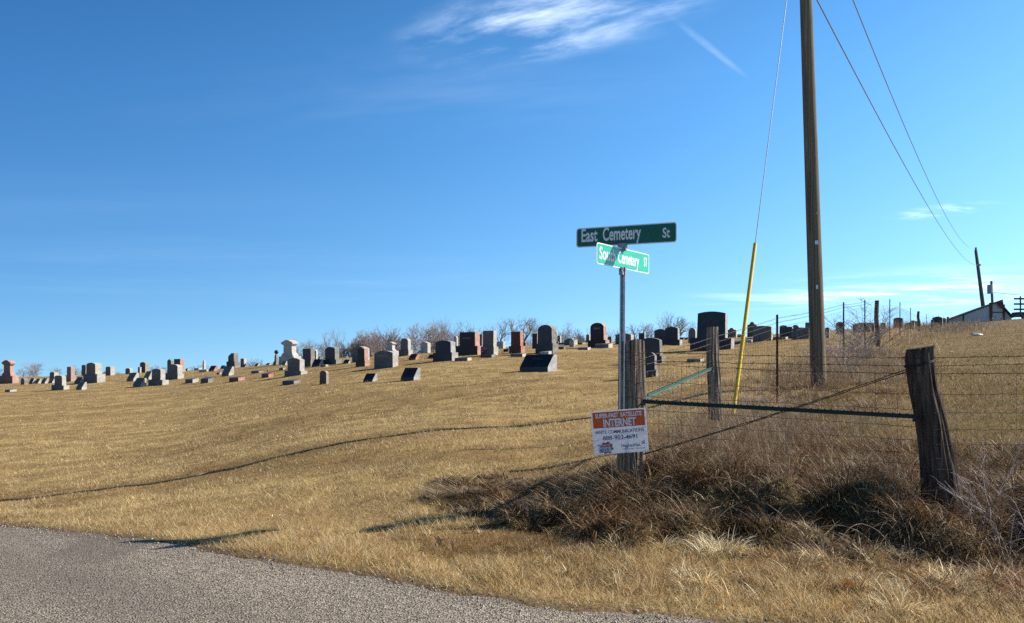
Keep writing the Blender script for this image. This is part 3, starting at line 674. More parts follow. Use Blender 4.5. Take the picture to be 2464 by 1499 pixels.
def stone(R, xl, xr, yt, yb, kind, mat, base=None, label="", tr=.34, txt=None, dep=None, name="gravestone", cat="gravestone", dy=0.0):
    """base = (bxl, bxr, by)"""
    bl, br, by = base if base else (xl, xr, None)
    uc = pu(R, (bl + br) / 2); vb = pv(R, yb); Y = dep if dep else ground_hit(uc, vb)
    Y += dy; px_ = Y / F
    X = (uc - U0) * px_; zg = zf(X, Y); ztop = CAMZ - (pv(R, yt) - V0) * px_
    ztop = max(ztop, zg + .12)
    wA = (pu(R, xr) - pu(R, xl)) * px_
    e = empty(name, (X, Y, zg), ROT + RNG.normal(0, .03), None); e.rotation_euler = (RNG.normal(0, .012), RNG.normal(0, .012), ROT + RNG.normal(0, .03))
    face, side = G[mat]
    H = ztop - zg
    bw = None; b0 = 0.0
    if kind in ('slant', 'bevel', 'slab'):
        tr = {'slant': .55, 'bevel': .6, 'slab': .5}[kind]; w = solve_w(wA, tr, uc); T = tr * w
        T = min(T, .55 if kind == 'slant' else .5); w = max(.3, solve_w(wA, T / w, uc)); bm = bmesh.new()
        if kind == 'slant': pr = [(-T / 2, -.2), (-T / 2, H * .22), (T * .18, H), (T / 2, H * .97), (T / 2, -.2)]
        elif kind == 'bevel': pr = [(-T / 2, -.2), (-T / 2, H * .72), (T / 2, H), (T / 2, -.2)]
        else: pr = [(-T / 2, -.2), (-T / 2, H * .8), (T / 2, H), (T / 2, -.2)]
        a = [bm.verts.new((w / 2, y, z)) for y, z in pr]; b_ = [bm.verts.new((-w / 2, y, z)) for y, z in pr]
        bm.faces.new(a).material_index = 1; bm.faces.new(b_[::-1]).material_index = 1; n = len(pr)
        for i in range(n): bm.faces.new([a[i], b_[i], b_[(i + 1) % n], a[(i + 1) % n]]).material_index = (0 if (i in (0, 1)) else 1)
        if kind == 'slant':      # slightly curved top edge
            pass
        bm_obj("marker_block", bm, [face, side], e, bevel=.012); fy = -T / 2; hw = w
    else:
        w = solve_w(wA, tr, uc); T = tr * w
        if base:
            b0 = max(.08, (CAMZ - (pv(R, by) - V0) * px_) - zg); bA = (pu(R, br) - pu(R, bl)) * px_
            bT = max(T + .10, T * 1.25); bw = max(w * 1.1, solve_w(bA, bT / (w * 1.25), uc))
            bm = bmesh.new(); add_box(bm, -bw / 2, bw / 2, -bT / 2, bT / 2, -.3, b0, 1)
            for f in bm.faces:
                if abs(f.normal.y) > .5 or abs(f.calc_center_median().y) > bT / 2 - .001: f.material_index = 0
            bm_obj("base", bm, [face, side], e, bevel=.02)
            X0 = (pu(R, (xl + xr) / 2) - uc) * px_
        h = H - b0; b00 = b0 if base else -.25
        if kind == 'pedestal':
            bm = bmesh.new(); z = b0; bh = h
            for fw, fz0, fz1, tp in ((1.0, 0, .12, 1), (.90, .12, .20, .94), (.74, .20, .70, .97), (.86, .70, .75, 1.0), (1.0, .75, .82, 1.0)):
                add_box(bm, -w / 2 * fw, w / 2 * fw, -T / 2 * fw, T / 2 * fw, z + bh * fz0 - .001, z + bh * fz1, 1, None, (tp, tp))
            for f in bm.faces:
                f.material_index = 0 if f.calc_center_median().y < -T * .2 and abs(f.normal.z) < .3 else 1
            bm_obj("die", bm, [face, side], e, bevel=.008)
            bm = bmesh.new(); extr(bm, [(-w / 2 * 1.04, z + bh * .82), (w / 2 * 1.04, z + bh * .82), (w / 2 * .9, z + bh * .87), (w * .12, z + bh), (-w * .12, z + bh), (-w / 2 * .9, z + bh * .87)], -T / 2 * 1.04, T / 2 * 1.04)
            bm_obj("cap", bm, [face, side], e, bevel=.008)
        elif kind == 'ball':
            bm = bmesh.new(); hb = h * .68; add_box(bm, -w * .5, w * .5, -w * .5, w * .5, b0 - .02, b0 + hb * .12, 1); add_box(bm, -w * .38, w * .38, -w * .38, w * .38, b0 + hb * .12, b0 + hb * .82, 1, None, (.85, .85)); add_box(bm, -w * .3, w * .3, -w * .3, w * .3, b0 + hb * .82, b0 + hb, 1, None, (.45, .45))
            bm_obj("shaft", bm, [face, side], e, bevel=.008)
            bm = bmesh.new(); bmesh.ops.create_uvsphere(bm, u_segments=20, v_segments=12, radius=h * .17, matrix=Matrix.Translation((0, 0, b0 + h * .83)))
            bm_obj("ball", bm, [face], e, smooth=True)
        elif kind == 'obelisk':
            bm = bmesh.new(); add_box(bm, -w * .5, w * .5, -w * .5, w * .5, b00, b0 + h * .9, 1, None, (.72, .72)); add_box(bm, -w * .36, w * .36, -w * .36, w * .36, b0 + h * .9, b0 + h, 1, None, (.1, .1)); bm_obj("shaft", bm, [face, side], e, bevel=.006)
        elif kind == 'urn':
            bm = bmesh.new(); extr(bm, top_prof('flat', w, h * .62), -T / 2, T / 2, M=Matrix.Translation((0, 0, b0))); bm_obj("die", bm, [face, side], e, bevel=.012)
            k_ = 12; pr = [(.10, .62), (.22, .66), (.14, .70), (.34, .80), (.36, .88), (.20, .93), (.10, .97), (.02, 1.0)]
            bm = bmesh.new(); rings = [[bm.verts.new((w * .9 * r_ * math.cos(2 * math.pi * q / k_), w * .9 * r_ * math.sin(2 * math.pi * q / k_), b0 + h * z_)) for q in range(k_)] for r_, z_ in pr]
            for a, b_ in zip(rings, rings[1:]):
                for q in range(k_): bm.faces.new([a[q], a[(q + 1) % k_], b_[(q + 1) % k_], b_[q]])
            bm.faces.new(rings[0][::-1]); bm.faces.new(rings[-1]); bm_obj("urn", bm, [face], e, smooth=True)
        else:
            bm = bmesh.new(); pr = top_prof(kind, w, h, .03)
            if not base: pr = [(x, (z if z > 0 else -.25)) for x, z in pr]
            extr(bm, pr, -T / 2, T / 2, M=Matrix.Translation((0, 0, b0)))
            bm_obj("tablet", bm, [face, side], e, bevel=.018)
        fy = -T / 2; hw = w
    if txt:
        lm = m_letter_dim if mat in ('dark', 'black', 'red') else m_letter
        for s, zz, cap, frac in txt:
            q = text_bm([(s, -hw / 2 * frac, hw / 2 * frac, b0 + (H - b0) * zz, (H - b0) * cap)], .01)
            if kind == 'slant':
                for v in q.verts:
                    t_ = (v.co.z / H - .22) / .78; v.co.y = fy + t_ * T * .68 - .004
            else:
                for v in q.verts: v.co.y = fy - .004
            bm_obj("lettering", q, [lm], e)
    tag(e, label, cat, "gravestones in the hillside cemetery"); STONES.append(e)
    e['_uvd'] = (uc, vb, Y); 
    return e
S = stone
# region 1 (far left)
S(1, 60, 270, 430, 850, 'pedestal', 'pink', (0, 325, 712), "tall pink gabled monument on a grey block at the far left")
S(1, 380, 500, 752, 868, 'round', 'dark', None, "small dark rounded stone just right of the pink gabled monument", tr=.5)
S(1, 530, 636, 755, 858, 'slant', 'grey', None, "grey slant marker, first of four in a row right of the pink monument")
S(1, 636, 738, 765, 852, 'slant', 'grey', None, "grey slant marker, second of four in a row right of the pink monument")
S(1, 748, 872, 755, 852, 'slant', 'grey', None, "grey slant marker, third of four in a row right of the pink monument")
S(1, 878, 1010, 742, 845, 'slant', 'grey', None, "grey slant marker, last of four in a row right of the pink monument")
S(1, 900, 1050, 645, 800, 'serp', 'grey', None, "pale upright tablet rising behind the row of slant markers at far left", tr=.5, dy=3)
S(1, 1175, 1310, 550, 830, 'flat', 'pink', (1185, 1372, 705), "pinkish square die on a pale rough base, skyline at far left", tr=.5, dy=2)
S(1, 1010, 1190, 705, 962, 'serp', 'grey', (938, 1238, 880), "grey round-shouldered stone on a wide base, nearest stone at far left")
S(1, 1350, 1520, 735, 850, 'slant', 'grey', None, "grey slant marker left of the large arched stone on its white block")
S(1, 1382, 1555, 825, 960, 'slant', 'grey', None, "grey slant marker alone on the slope below the large arched stone")
S(1, 1475, 1580, 515, 720, 'serp', 'dark', None, "dark rounded stone half hidden behind the large arched stone", tr=.4, dy=4)
S(1, 1577, 1840, 475, 840, 'low', 'grey', (1500, 1902, 678), "large grey arched stone on a massive white block, left part of cemetery", tr=.42)
S(1, 1910, 2065, 545, 702, 'serp', 'grey', None, "dark-faced stone with pale side, alone right of the massive white block", tr=.5)
S(1, 2265, 2390, 575, 680, 'arch', 'grey', None, "small arched stone on the skyline left of the blocky brown stone", tr=.4)
S(1, 100, 290, 952, 1000, 'bevel', 'grey', None, "low flat marker in the grass below the pink gabled monument")
# region 2
S(2, 310, 460, 465, 655, 'low', 'brown', None, "brown blocky stone on the skyline above two slant markers", tr=.5)
S(2, 270, 330, 555, 660, 'flat', 'grey', None, "low grey block at the left foot of the brown blocky stone", tr=.5)
S(2, 78, 272, 655, 808, 'slant', 'grey', None, "grey slant marker, left one below the brown blocky stone")
S(2, 190, 412, 750, 905, 'slant', 'grey', None, "small grey slant marker lying just left of the pale-sided stone, nearest row")
S(2, 375, 542, 630, 778, 'slant', 'grey', None, "blue-grey slant marker tucked behind the left edge of the pale-sided stone")
S(2, 527, 762, 585, 882, 'serp', 'grey', (447, 828, 785), "stone with bright rough right side on a low base, front row at left")
S(2, 765, 1022, 505, 772, 'arch', 'grey', (775, 1085, 668), "big round-topped stone just right and behind the bright-sided front-row stone")
S(2, 800, 902, 410, 560, 'peak', 'dark', None, "narrow dark stone left of the red rough-sided stone on the skyline", tr=.4, dy=4)
S(2, 905, 1085, 410, 665, 'flat', 'maroon', (900, 1122, 610), "red stone with rough pink side behind the big round-topped stone", tr=.45, dy=2)
S(2, 1128, 1357, 750, 840, 'bevel', 'grey', None, "low grey sloping block, left of a pair in the grass below the tiny obelisk")
S(2, 1405, 1642, 738, 835, 'bevel', 'dark', None, "low sloping block with black front, right of a pair in the grass")
S(2, 1432, 1497, 430, 590, 'obelisk', 'grey', None, "tiny grey obelisk standing alone on the skyline", tr=.9)
S(2, 1285, 1422, 560, 605, 'bevel', 'white', None, "low pale block at the foot of the tiny obelisk")
S(2, 1372, 1600, 592, 640, 'slab', 'white', None, "flat white slab lying in front of the tiny obelisk")
S(2, 1547, 1702, 530, 630, 'slant', 'red', None, "red slant marker on the skyline between tiny obelisk and cut-topped stone")
S(2, 1755, 1842, 525, 577, 'slant', 'grey', None, "small grey slant marker right of the red slant marker on the skyline")
S(2, 1890, 2068, 305, 572, 'cut', 'dark', (1865, 2112, 455), "black stone with a slanting cut top on a white block", tr=.6)
S(2, 2120, 2226, 400, 530, 'serp', 'grey', None, "grey tablet right of the cut-topped black stone", tr=.6, dy=3)
S(2, 2153, 2232, 495, 552, 'slant', 'dark', None, "tiny dark slant marker at the foot of the grey skyline tablet")
S(2, 2375, 2462, 485, 537, 'slant', 'grey', None, "small slant marker on the skyline, left of two before the ball column")
S(2, 1785, 1992, 540, 712, 'slant', 'grey', None, "large leaning slant marker in front of the white block with cut-topped stone")
S(2, 1940, 2002, 620, 680, 'round', 'white', None, "very small white stone beside the large leaning slant marker", tr=.5)
S(2, 1690, 1778, 648, 686, 'bevel', 'grey', None, "small low block left of the large leaning slant marker")
S(2, 1920, 2192, 725, 803, 'bevel', 'red', None, "low reddish sloping block below the large leaning slant marker")
S(2, 2320, 2500, 615, 662, 'bevel', 'dark', None, "low black sloping block upslope between leaning marker and front flower stone")
S(2, 1130, 1192, 573, 596, 'bevel', 'grey', None, "tiny flat stone on the skyline left of the tiny obelisk")
# region 3
S(3, 360, 452, 630, 667, 'slant', 'grey', None, "small slant marker on the skyline just left of the ball column")
S(3, 518, 606, 395, 662, 'ball', 'dark', (492, 602, 618), "dark square column topped by a polished ball", tr=.9)
S(3, 630, 930, 215, 640, 'pedestal', 'white', (597, 992, 512), "tall white monument with flaring cap, biggest on the left skyline", tr=.5)
S(3, 645, 742, 595, 668, 'slant', 'grey', None, "small grey slant marker in front of the tall white capped monument")
S(3, 985, 1200, 370, 700, 'flat', 'dark', (1045, 1222, 580), "dark square stone on pale base right of the tall white capped monument", tr=.45, dy=.5)
S(3, 1205, 1297, 390, 580, 'peak', 'grey', None, "narrow pale tablet behind the dark square stone and dark slant", tr=.6, dy=4)
S(3, 1295, 1350, 510, 600, 'urn', 'dark', None, "small dark urn-shaped stone behind the dark slant marker", tr=.7, dy=1)
S(3, 1188, 1387, 560, 695, 'slant', 'black', None, "black slant marker with carved lines right of the dark square stone")
S(3, 1345, 1482, 665, 700, 'slab', 'grey', None, "thin low marker at the right foot of the black slant marker")
S(3, 603, 702, 708, 752, 'bevel', 'grey', None, "low grey block left of the stone with pink flowers")
S(3, 745, 1047, 540, 850, 'low', 'grey', (692, 1105, 770), "broad grey stone with pink flowers on its base, front of the left slope")
S(3, 662, 987, 930, 1010, 'bevel', 'dark', None, "long low sloping block nearest in front of the stone with pink flowers")
S(3, 1330, 1490, 768, 1006, 'arch', 'brown', None, "small upright round-topped marker alone in the front grass", tr=.35)
S(3, 98, 322, 765, 808, 'bevel', 'dark', None, "low flat block upslope, left of the small red flush block")
S(3, 383, 413, 750, 786, 'round', 'dark', None, "tiny dark peg-like marker left of the stone with pink flowers", tr=.6)
S(3, 285, 490, 805, 888, 'bevel', 'red', None, "small red flush block down the slope left of the flower stone")
S(3, 1420, 1670, 340, 655, 'low', 'dark', (1385, 1722, 568), "dark arched stone on grey base before the bare trees, left centre", tr=.42)
S(3, 1750, 1892, 570, 640, 'slant', 'black', None, "small black slant marker between dark arched stone and pale wide monument")
S(3, 1908, 2230, 330, 640, 'low', 'grey', None, "wide pale monument behind the small red stone", tr=.35, dy=3)
S(3, 2000, 2192, 360, 690, 'serp', 'maroon', (1975, 2242, 594), "small red stone on grey base before the wide pale monument", tr=.5)
# region 4
S(4, 580, 1022, 755, 1058, 'low', 'grey', None, "wide grey arched family stone with no base, centre left of the slope", tr=.3, txt=[("KERNS", .62, .14, .45)])
S(4, 765, 968, 595, 850, 'pedestal', 'white', (745, 1032, 760), "white pedestal monument with flat cap rising behind the wide grey family stone", tr=.6, dy=5)
S(4, 1055, 1240, 530, 842, 'arch', 'grey', (1030, 1282, 738), "blue-grey arched stone on big rough base against the trees", tr=.45)
S(4, 1420, 1605, 590, 795, 'peak', 'white', None, "white gabled stone like a small house, against the trees", tr=.5)
S(4, 1365, 1482, 750, 797, 'slant', 'white', None, "low white wedge at the left foot of the small gabled stone")
S(4, 1205, 1397, 810, 917, 'slant', 'red', None, "red granite slant marker below the white gabled stone")
S(4, 1565, 1680, 820, 888, 'slant', 'dark', None, "dark slant marker at the left edge of the black lettered stone")
S(4, 1675, 2040, 570, 930, 'low', 'black', (1645, 2097, 787), "black lettered stone with pale rough side, left of the red square monument", tr=.38, txt=[("BYRD", .74, .13, .38)])
S(4, 2010, 2097, 490, 790, 'round', 'white', None, "slim rough white stone between the black lettered stone and red square monument", tr=.5, dy=3)
S(4, 2090, 2455, 420, 838, 'flat', 'maroon', (2050, 2560, 668), "large dark red square monument with polished face, centre", tr=.42, txt=[("FOGHT", .50, .10, .50)], dy=.5)
S(4, 1065, 1420, 1060, 1285, 'slant', 'black', None, "dark blue-grey slant marker nearest in the centre grass")
S(4, 390, 645, 1162, 1312, 'slant', 'black', None, "smaller black slant marker left of the nearest centre slant")
S(4, 2040, 2342, 878, 928, 'slab', 'grey', None, "flat grey slab on the ground before the red square monument")
# region 5
S(5, 308, 560, 395, 838, 'flat', 'grey', (290, 602, 680), "tall grey rock-sided stone on a base with pink flowers, centre", tr=.45)
S(5, 245, 330, 455, 700, 'serp', 'dark', None, "dark rounded stone squeezed behind the tall grey rock-sided stone", tr=.5, dy=4)
S(5, 568, 737, 590, 745, 'flat', 'white', None, "low white stone behind, between tall grey and upright red stones", tr=.5, dy=3)
S(5, 285, 560, 820, 872, 'slab', 'dark', None, "dark flat slab lying at the foot of the tall grey rock-sided stone")
S(5, 820, 1045, 410, 798, 'flat', 'red', (795, 1095, 668), "upright red stone with rough pink side, between the two forked trees", tr=.4)
S(5, 700, 830, 712, 795, 'bevel', 'dark', None, "dark low block left of the upright red stone base", dy=1)
S(5, 1055, 1115, 598, 700, 'arch', 'dark', None, "small dark arched stone behind the right side of the upright red stone", tr=.5, dy=3)
S(5, 1215, 1330, 445, 760, 'flat', 'maroon', None, "dark red stone peeking left of the big dark arched monument", tr=.4, dy=3)
S(5, 1297, 1640, 290, 795, 'arch', 'dark', (1272, 1690, 625), "big dark arched monument with beige rough side, centre skyline", tr=.42, txt=[("PARKS", .78, .09, .45)])
S(5, 1632, 1680, 385, 640, 'pedestal', 'white', None, "cream capped monument peeking right of the big dark arched monument", tr=.8, dy=6)
S(5, 1665, 1742, 480, 640, 'serp', 'grey', None, "pale narrow tablet right of the cream capped monument", tr=.6, dy=4)
S(5, 1642, 1702, 590, 650, 'arch', 'dark', None, "very small dark arched stone beside the big dark arched monument base", tr=.5, dy=1)
S(5, 990, 1665, 820, 1118, 'slant', 'black', None, "widest blue-black slant stone, nearest in the centre foreground", txt=[("POWELL", .66, .14, .40)])
S(5, 1350, 1567, 758, 812, 'bevel', 'white', None, "small white-topped wedge behind the widest blue-black slant stone")
S(5, 830, 1107, 814, 856, 'slab', 'grey', None, "flat grey slab left behind the widest blue-black slant stone")
S(5, 1790, 2035, 530, 690, 'dome', 'grey', None, "low pale stone with gently peaked top, right of centre skyline", tr=.4, dy=3)
S(5, 1885, 1985, 560, 690, 'arch', 'white', None, "small white arched tablet before the low pale peaked stone", tr=.3)
S(5, 1690, 1822, 675, 725, 'bevel', 'dark', None, "low block with black end, left of the small white arched tablet")
S(5, 1680, 1885, 640, 675, 'bevel', 'dark', None, "long dark low block behind the small white arched tablet", dy=3)
S(5, 2045, 2272, 685, 738, 'bevel', 'grey', None, "long low grey block left of the reddish round-topped stone")
S(5, 1990, 2172, 615, 680, 'bevel', 'brown', None, "low brown block on the skyline left of the reddish round-topped stone", dy=3)
S(5, 2185, 2268, 450, 620, 'peak', 'grey', None, "narrow grey stone close behind left of the reddish round-topped stone", tr=.6, dy=4)
# region 6
S(6, 35, 330, 350, 790, 'arch', 'maroon', (0, 392, 662), "reddish round-topped stone with a red flower holder, left of the sign post", tr=.40, txt=[("BERRY", .62, .10, .5)])
S(6, 360, 445, 595, 720, 'low', 'brown', None, "small dark red stone right behind the reddish round-topped stone", tr=.5, dy=2)
S(6, 130, 452, 712, 800, 'bevel', 'grey', None, "long low grey block beside the reddish round-topped stone")
S(6, 495, 830, 540, 735, 'low', 'grey', None, "wide blue-grey stone directly behind the sign post", tr=.35)
S(6, 918, 1042, 535, 640, 'flat', 'black', None, "small black square stone on the skyline above the stout corner post", tr=.3, dy=3)
S(6, 890, 1305, 620, 1080, 'low', 'dark', (880, 1402, 955), "dark lettered stone with white side rising behind the corner post", tr=.22, txt=[("BERLY", .70, .10, .55)])
S(6, 900, 1212, 875, 1330, 'arch', 'dark', (880, 1292, 1190), "dark arched stone nearest the fence, just right of the corner post", tr=.30)
S(6, 1197, 1440, 460, 745, 'low', 'dark', None, "grey-black arched stone, left of the overlapping pair on the skyline", tr=.3, txt=[("VANCE", .68, .11, .5)], dy=3)
S(6, 1378, 1640, 420, 752, 'low', 'black', (1345, 1702, 655), "black arched stone, right of the overlapping pair on the skyline", tr=.32)
S(6, 1812, 1960, 440, 740, 'round', 'grey', None, "grey round-topped tablet left of the largest black monument", tr=.4, dy=2)
S(6, 1897, 2440, 148, 842, 'gentle', 'black', (1845, 2630, 625), "largest black monument with gently arched top, behind the second fence post", tr=.26, txt=[("JAMES", .60, .07, .55)])
S(6, 1655, 1735, 610, 660, 'bevel', 'dark', None, "tiny dark stone on the skyline, first left of the largest black monument", dy=5)
S(6, 1742, 1805, 615, 660, 'bevel', 'dark', None, "tiny dark stone on the skyline, second left of the largest black monument", dy=5)
S(6, 1790, 2085, 985, 1052, 'bevel', 'grey', None, "low grey sloping marker on the ground before the largest black monument")
# region 7
S(7, 618, 690, 540, 632, 'flat', 'dark', None, "small dark block right of the largest black monument", tr=.3, dy=4)
S(7, 655, 808, 490, 642, 'dome', 'grey', None, "dark stone with a domed crest, right of the largest black monument", tr=.35, dy=3)
S(7, 808, 880, 585, 634, 'low', 'brown', None, "low mossy stone between domed stone and yellow guy guard", tr=.5, dy=4)
S(7, 960, 1112, 400, 640, 'dome', 'brown', None, "tall brown stone with scrolled top just right of the yellow guy guard", tr=.4, dy=3)
S(7, 1045, 1340, 460, 690, 'gentle', 'grey', None, "broad light grey stone seen through the wire right of the yellow guard", tr=.26)
S(7, 710, 905, 680, 735, 'bevel', 'dark', None, "long dark low block left of the yellow guy guard")
S(7, 940, 1058, 640, 672, 'bevel', 'grey', None, "upper small low block at the right of the yellow guy guard")
S(7, 940, 1030, 672, 702, 'bevel', 'white', None, "lower pale block at the right of the yellow guy guard")
S(7, 1278, 1578, 620, 668, 'bevel', 'grey', None, "long low grey block crossed by the first steel fence post")
S(7, 1445, 1562, 450, 600, 'low', 'dark', None, "dark stone behind the square black stone, right of the first steel post", tr=.3, dy=3)
S(7, 1450, 1645, 475, 655, 'flat', 'black', None, "square black stone right of the first steel fence post", tr=.25)
S(7, 1622, 1755, 445, 600, 'round', 'grey', None, "round-topped stone behind the wide grey stone left of the utility pole", tr=.3, dy=3)
S(7, 1628, 1900, 485, 660, 'serp', 'grey', None, "wide grey stone just left of the tall utility pole", tr=.2)
S(7, 1828, 1925, 410, 600, 'flat', 'brown', None, "narrow tall brown stone at the left edge of the utility pole", tr=.4, dy=4)
S(7, 2128, 2196, 485, 647, 'serp', 'brown', None, "dark brown stone just right of the utility pole", tr=.6)
S(7, 2295, 2420, 400, 582, 'low', 'dark', None, "dark arched stone left of the second tall steel post", tr=.35)
# region 8
S(8, 400, 662, 430, 545, 'low', 'brown', None, "wide tan stone half hidden by the bare shrub at the fence", tr=.25)
S(8, 728, 795, 430, 502, 'low', 'dark', None, "small greenish-dark stone right of the dark wooden fence post", tr=.35)
S(8, 890, 1002, 370, 497, 'serp', 'dark', None, "dark brown arched stone on the right skyline behind the wire", tr=.4)
S(8, 1025, 1140, 430, 492, 'peak', 'grey', None, "low pale stone right of the dark brown arched stone", tr=.3)
S(8, 1090, 1142, 405, 470, 'flat', 'brown', None, "small brown stone behind the low pale stone on the right skyline", tr=.4, dy=2)
S(8, 1143, 1215, 412, 472, 'flat', 'dark', None, "greenish dark block beside the short wooden fence post", tr=.4)
S(8, 1362, 1480, 357, 457, 'low', 'dark', None, "largest dark stone near the metal-roofed barn", tr=.3)
S(8, 1338, 1366, 395, 457, 'flat', 'dark', None, "small dark block left of the largest stone near the barn", tr=.4)
S(8, 1478, 1522, 375, 452, 'serp', 'grey', None, "grey narrow stone right of the largest stone near the barn", tr=.5)
for s_ in STONES:
    del s_['_uvd']

# flowers and small cemetery things
def flowers(u, v, mat, r, label, n=14, dy=-.35):
    Y = ground_hit(u, v) + dy; X = (u - U0) / F * Y; z = zf(X, Y); e = empty("flower_bunch", (X, Y, z))
    bm = bmesh.new(); bl = bmesh.new()
    for i in range(n):
        p = Vector((RNG.normal(0, r * .5), RNG.normal(0, r * .3), r * (1 + RNG.random() * 1.1)))
        bmesh.ops.create_icosphere(bm, subdivisions=1, radius=r * .27, matrix=Matrix.Translation(p) @ Matrix.Diagonal((1, 1, .6, 1)))
        q = p * .75; add_box(bl, q.x - r * .18, q.x + r * .18, q.y - .01, q.y + .01, q.z - r * .3, q.z, 0)
    add_box(bl, -.012, .012, -.012, .012, -.03, r * 1.2)
    bm_obj("petals", bm, mat, e); bm_obj("leaves", bl, m_leafgreen, e); return tag(e, label, "flowers")
flowers(pu(3, 855), pv(3, 838), m_pinkflower, .15, "bunch of pink artificial flowers on the base of the broad grey stone")
flowers(pu(5, 345), pv(5, 838), m_pinkflower, .16, "bunch of pink flowers before the tall grey rock-sided stone")
flowers(pu(6, 175), pv(6, 770), m_redflower, .15, "red flower bunch in a holder before the reddish round-topped stone")

# ------------------------------------------------------------------ bare trees
def gen_tree(seed, levels=6, spread=.55, up=.25, nkids=(2, 4), first=.26, r0=.022):
    rg = random.Random(seed); trunk = []; crown = []
    def grow(p, d, L, r, lev):
        k_ = 3; pts = [p.copy()]; dd = d.copy()
        for s in range(k_):
            dd = (dd + Vector((rg.gauss(0, .13), rg.gauss(0, .13), rg.gauss(0, .08) + .04))).normalized(); p = p + dd * L / k_; pts.append(p.copy())
        (trunk if lev <= 1 else crown).append((np.array(pts), np.linspace(r, r * .68, k_ + 1)))
        if lev >= levels: return
        n = rg.randint(*nkids) if lev > 0 else rg.randint(3, 4)
        for i in range(n):
            ax = Vector((rg.gauss(0, 1), rg.gauss(0, 1), rg.gauss(0, .5))); ax -= ax.dot(dd) * dd; ax.normalize()
            a = spread * (.5 + rg.random()); nd = (dd * math.cos(a) + ax * math.sin(a) + Vector((0, 0, up * rg.random()))).normalized()
            q = Vector(pts[-1]) if i < 2 else Vector(pts[rg.randint(1, k_)])
            grow(q, nd, L * (.62 + .28 * rg.random()), max(r * (.46 + .14 * rg.random()), .00115), lev + 1)
    grow(Vector((0, 0, 0)), Vector((rg.gauss(0, .05), rg.gauss(0, .05), 1)).normalized(), first, r0, 0)
    mz = max(p[:, 2].max() for p, _ in crown)
    res = []
    for nm, lst, m, sd in (("trunk", trunk, m_bark, 6), ("crown", crown, m_twig, 3)):
        V_, Q_ = tube_arrays([p / mz for p, _ in lst], [r / mz for _, r in lst], sd); res.append(mesh_tris(nm, V_, Q_, smooth=True, mats=[m]))
    return res
TREES = [gen_tree(s, lv, sp, up_, nk, fi) for s, lv, sp, up_, nk, fi in ((1, 6, .55, .25, (2, 4), .26), (2, 6, .48, .35, (2, 4), .20), (3, 6, .62, .2, (2, 4), .22), (4, 7, .5, .3, (2, 3), .24), (5, 6, .7, .15, (2, 4), .18), (6, 6, .42, .45, (3, 4), .12))] + [gen_tree(31, 5, .55, .15, (2, 4), .30, .034), gen_tree(44, 5, .62, .12, (2, 4), .26, .036), gen_tree(52, 5, .5, .3, (2, 3), .3, .03)]
def tree(R, x, y, var, depth, label, wide=1.0, hmin=2.2):
    u, v = pu(R, x), pv(R, y); X = (u - U0) / F * depth; z0 = zf(X, depth) - .1; zt = CAMZ - (v - V0) / F * depth; h = max(zt - z0, hmin)
    e = empty("bare_tree", (X, depth, z0), RNG.random() * 6.28); e.scale = (h * wide, h * wide, h)
    for m, nm in zip(TREES[var], ("trunk", "crown")): link(bpy.data.objects.new(nm, m), e)
    tag(e, label, "tree", "bare winter trees behind the hill")
